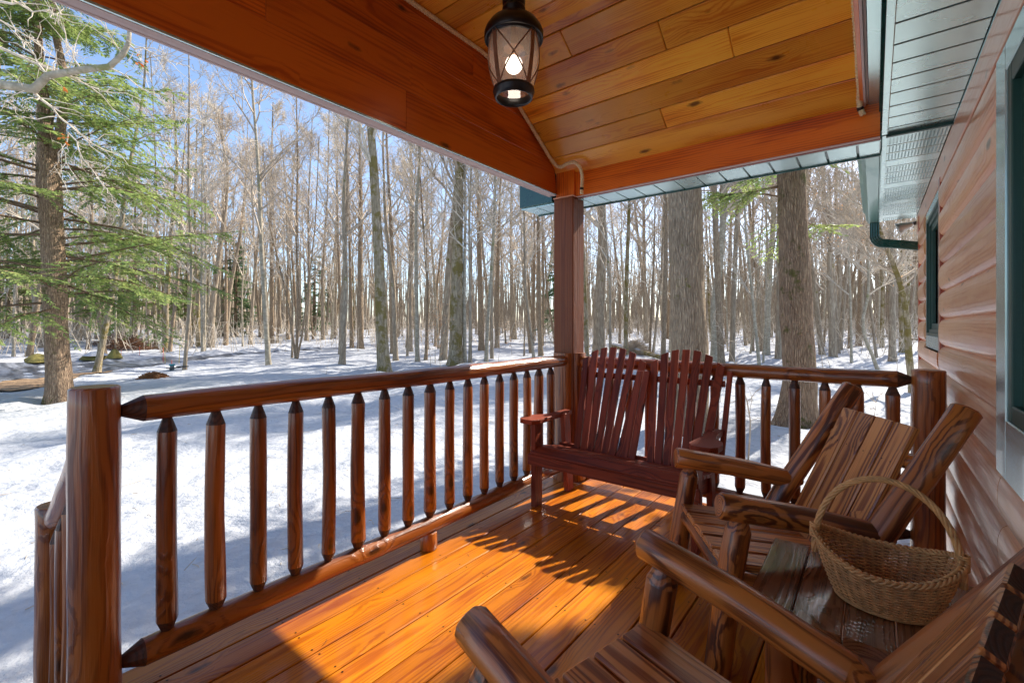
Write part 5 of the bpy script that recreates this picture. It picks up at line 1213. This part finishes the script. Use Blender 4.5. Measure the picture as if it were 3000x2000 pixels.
flog('fallen mossy log sloping down to the right under the round brush heap', (1795, 1018), (1960, 1062), .16, Mo, True)
flog('fallen pale log in the snow behind the mossy pair', (490, 994), (560, 985), .13, G)
flog('fallen grey log lying far right near the cabin corner', (2520, 985), (2690, 1000), .14, G)
flog('thin fallen limb lying behind the leaning grey stem', (2610, 975), (2700, 992), .08, G)
# marker stakes and a pump
def stake(label, u, v, h, m, lean=0):
    x, y = at(u, v); t = empty('marker_stake', (x, y, float(gz(x, y))), label, 'marker stake', 'thin coloured marker stakes'); mb = MB(); mb.tube([(0, 0, -.1), (lean*h, 0, h)], .011, 8); mb.build('rod', m, t)
    mb = MB(); mb.tube([(lean*h*.93, 0, h*.93), (lean*h, 0, h)], .016, 8); mb.build('reflector_band', M['pale'], t)
stake('tallest orange stake standing left of the pump', 478, 1062, .96, M['orange']); stake('orange stake leaning in the snow before the brush heap', 409, 1042, .55, M['orange'], .08); stake('short orange stake beside the square stone', 355, 1046, .4, M['orange'])
stake('yellow stake leaning right of the pump', 524, 1066, .95, M['yellow'], .2); stake('short yellow stake behind the tallest orange stake', 484, 1066, .6, M['yellow'], -.1); stake('dark orange rod rising from the pump lid', 503, 1083, .45, M['orange'])
x, y = at(504, 1084); z = float(gz(x, y)); t = empty('pump_housing', (x, y, z), 'small grey well pump with a teal lid and black hose in the snow', 'pump')
mb = MB(); mb.lathe([(.0, -.05), (.085, -.05), (.085, .19), (.075, .20), (0, .20)], (0, 0, 0), 20); mb.build('body', M['grey'], t)
mb = MB(); mb.lathe([(.0, .20), (.115, .20), (.12, .22), (.1, .25), (.04, .262), (0, .262)], (0, 0, 0), 20); mb.build('lid', M['teal'], t)
mb = MB(); mb.tube([(.0, .06, .05), (.1, .3, .12)]+[(.38+.26*math.cos(a)*RT[0], .1+.32*math.sin(a)+.2*math.cos(a), .13+.02*math.sin(a)) for a in np.linspace(2.6, -2.6, 18)]+[(.1, -.05, .02), (-.05, -.08, .0)], .02, 8); mb.build('hose', M['hose'], t)
# cones, needles and twigs scattered on the near snow
A = [[], [], [], []]
for _ in range(1100):
    a = rs.uniform(0, 2*PI); q = rs.uniform(2.5, 16); x, y = -1+q*math.cos(a), 1+q*math.sin(a)
    if x > -2.3 and y < 3.6 and y > -1.5: continue
    z = float(gz(x, y))+.012; L = rs.uniform(.02, .14)*(1 if rs.uniform() < .85 else 2.2); e = nrm(np.array((rs.normal(), rs.normal(), .15*rs.normal()))); c = np.array((x, y, z))
    A[0].append(c); A[1].append(c+e*L*.5+rs.normal(0, .008, 3)); A[2].append(.004); A[3].append(.004); A[0].append(A[1][-1]); A[1].append(c+e*L); A[2].append(.004); A[3].append(.002)
V, Fq = tubes(*A, n=4); tag(raw_mesh('snow_debris', V, Fq, M['twigdk']), 'scattered bits of twig and needle lying on the snow', 'debris', kind='stuff')

na, nr = 420, 400
rad = np.r_[0, np.geomspace(.8, 170, nr)]; th = np.linspace(0, 2*PI, na, endpoint=False)
X = (rad[:, None]*np.cos(th)).ravel()-1; Y = (rad[:, None]*np.sin(th)).ravel()+1
ZT = gz(X, Y)
for (wx_, wy_, wr_) in WELLS:
    q_ = np.hypot(X-wx_, Y-wy_); ZT = ZT-.16*np.exp(-(q_/(wr_*1.6+.12))**2)+.05*np.exp(-((q_-wr_*2.2-.35)/.22)**2)
Vt = np.stack([X, Y, ZT], 1)
i, j = np.meshgrid(np.arange(nr), np.arange(na), indexing='ij'); k = (j+1) % na
Ft = np.stack([i*na+j, (i+1)*na+j, (i+1)*na+k, i*na+k], -1).reshape(-1, 4)
g = raw_mesh('snow_ground', Vt, Ft, M['snow'], smooth=True); tag(g, kind='structure')
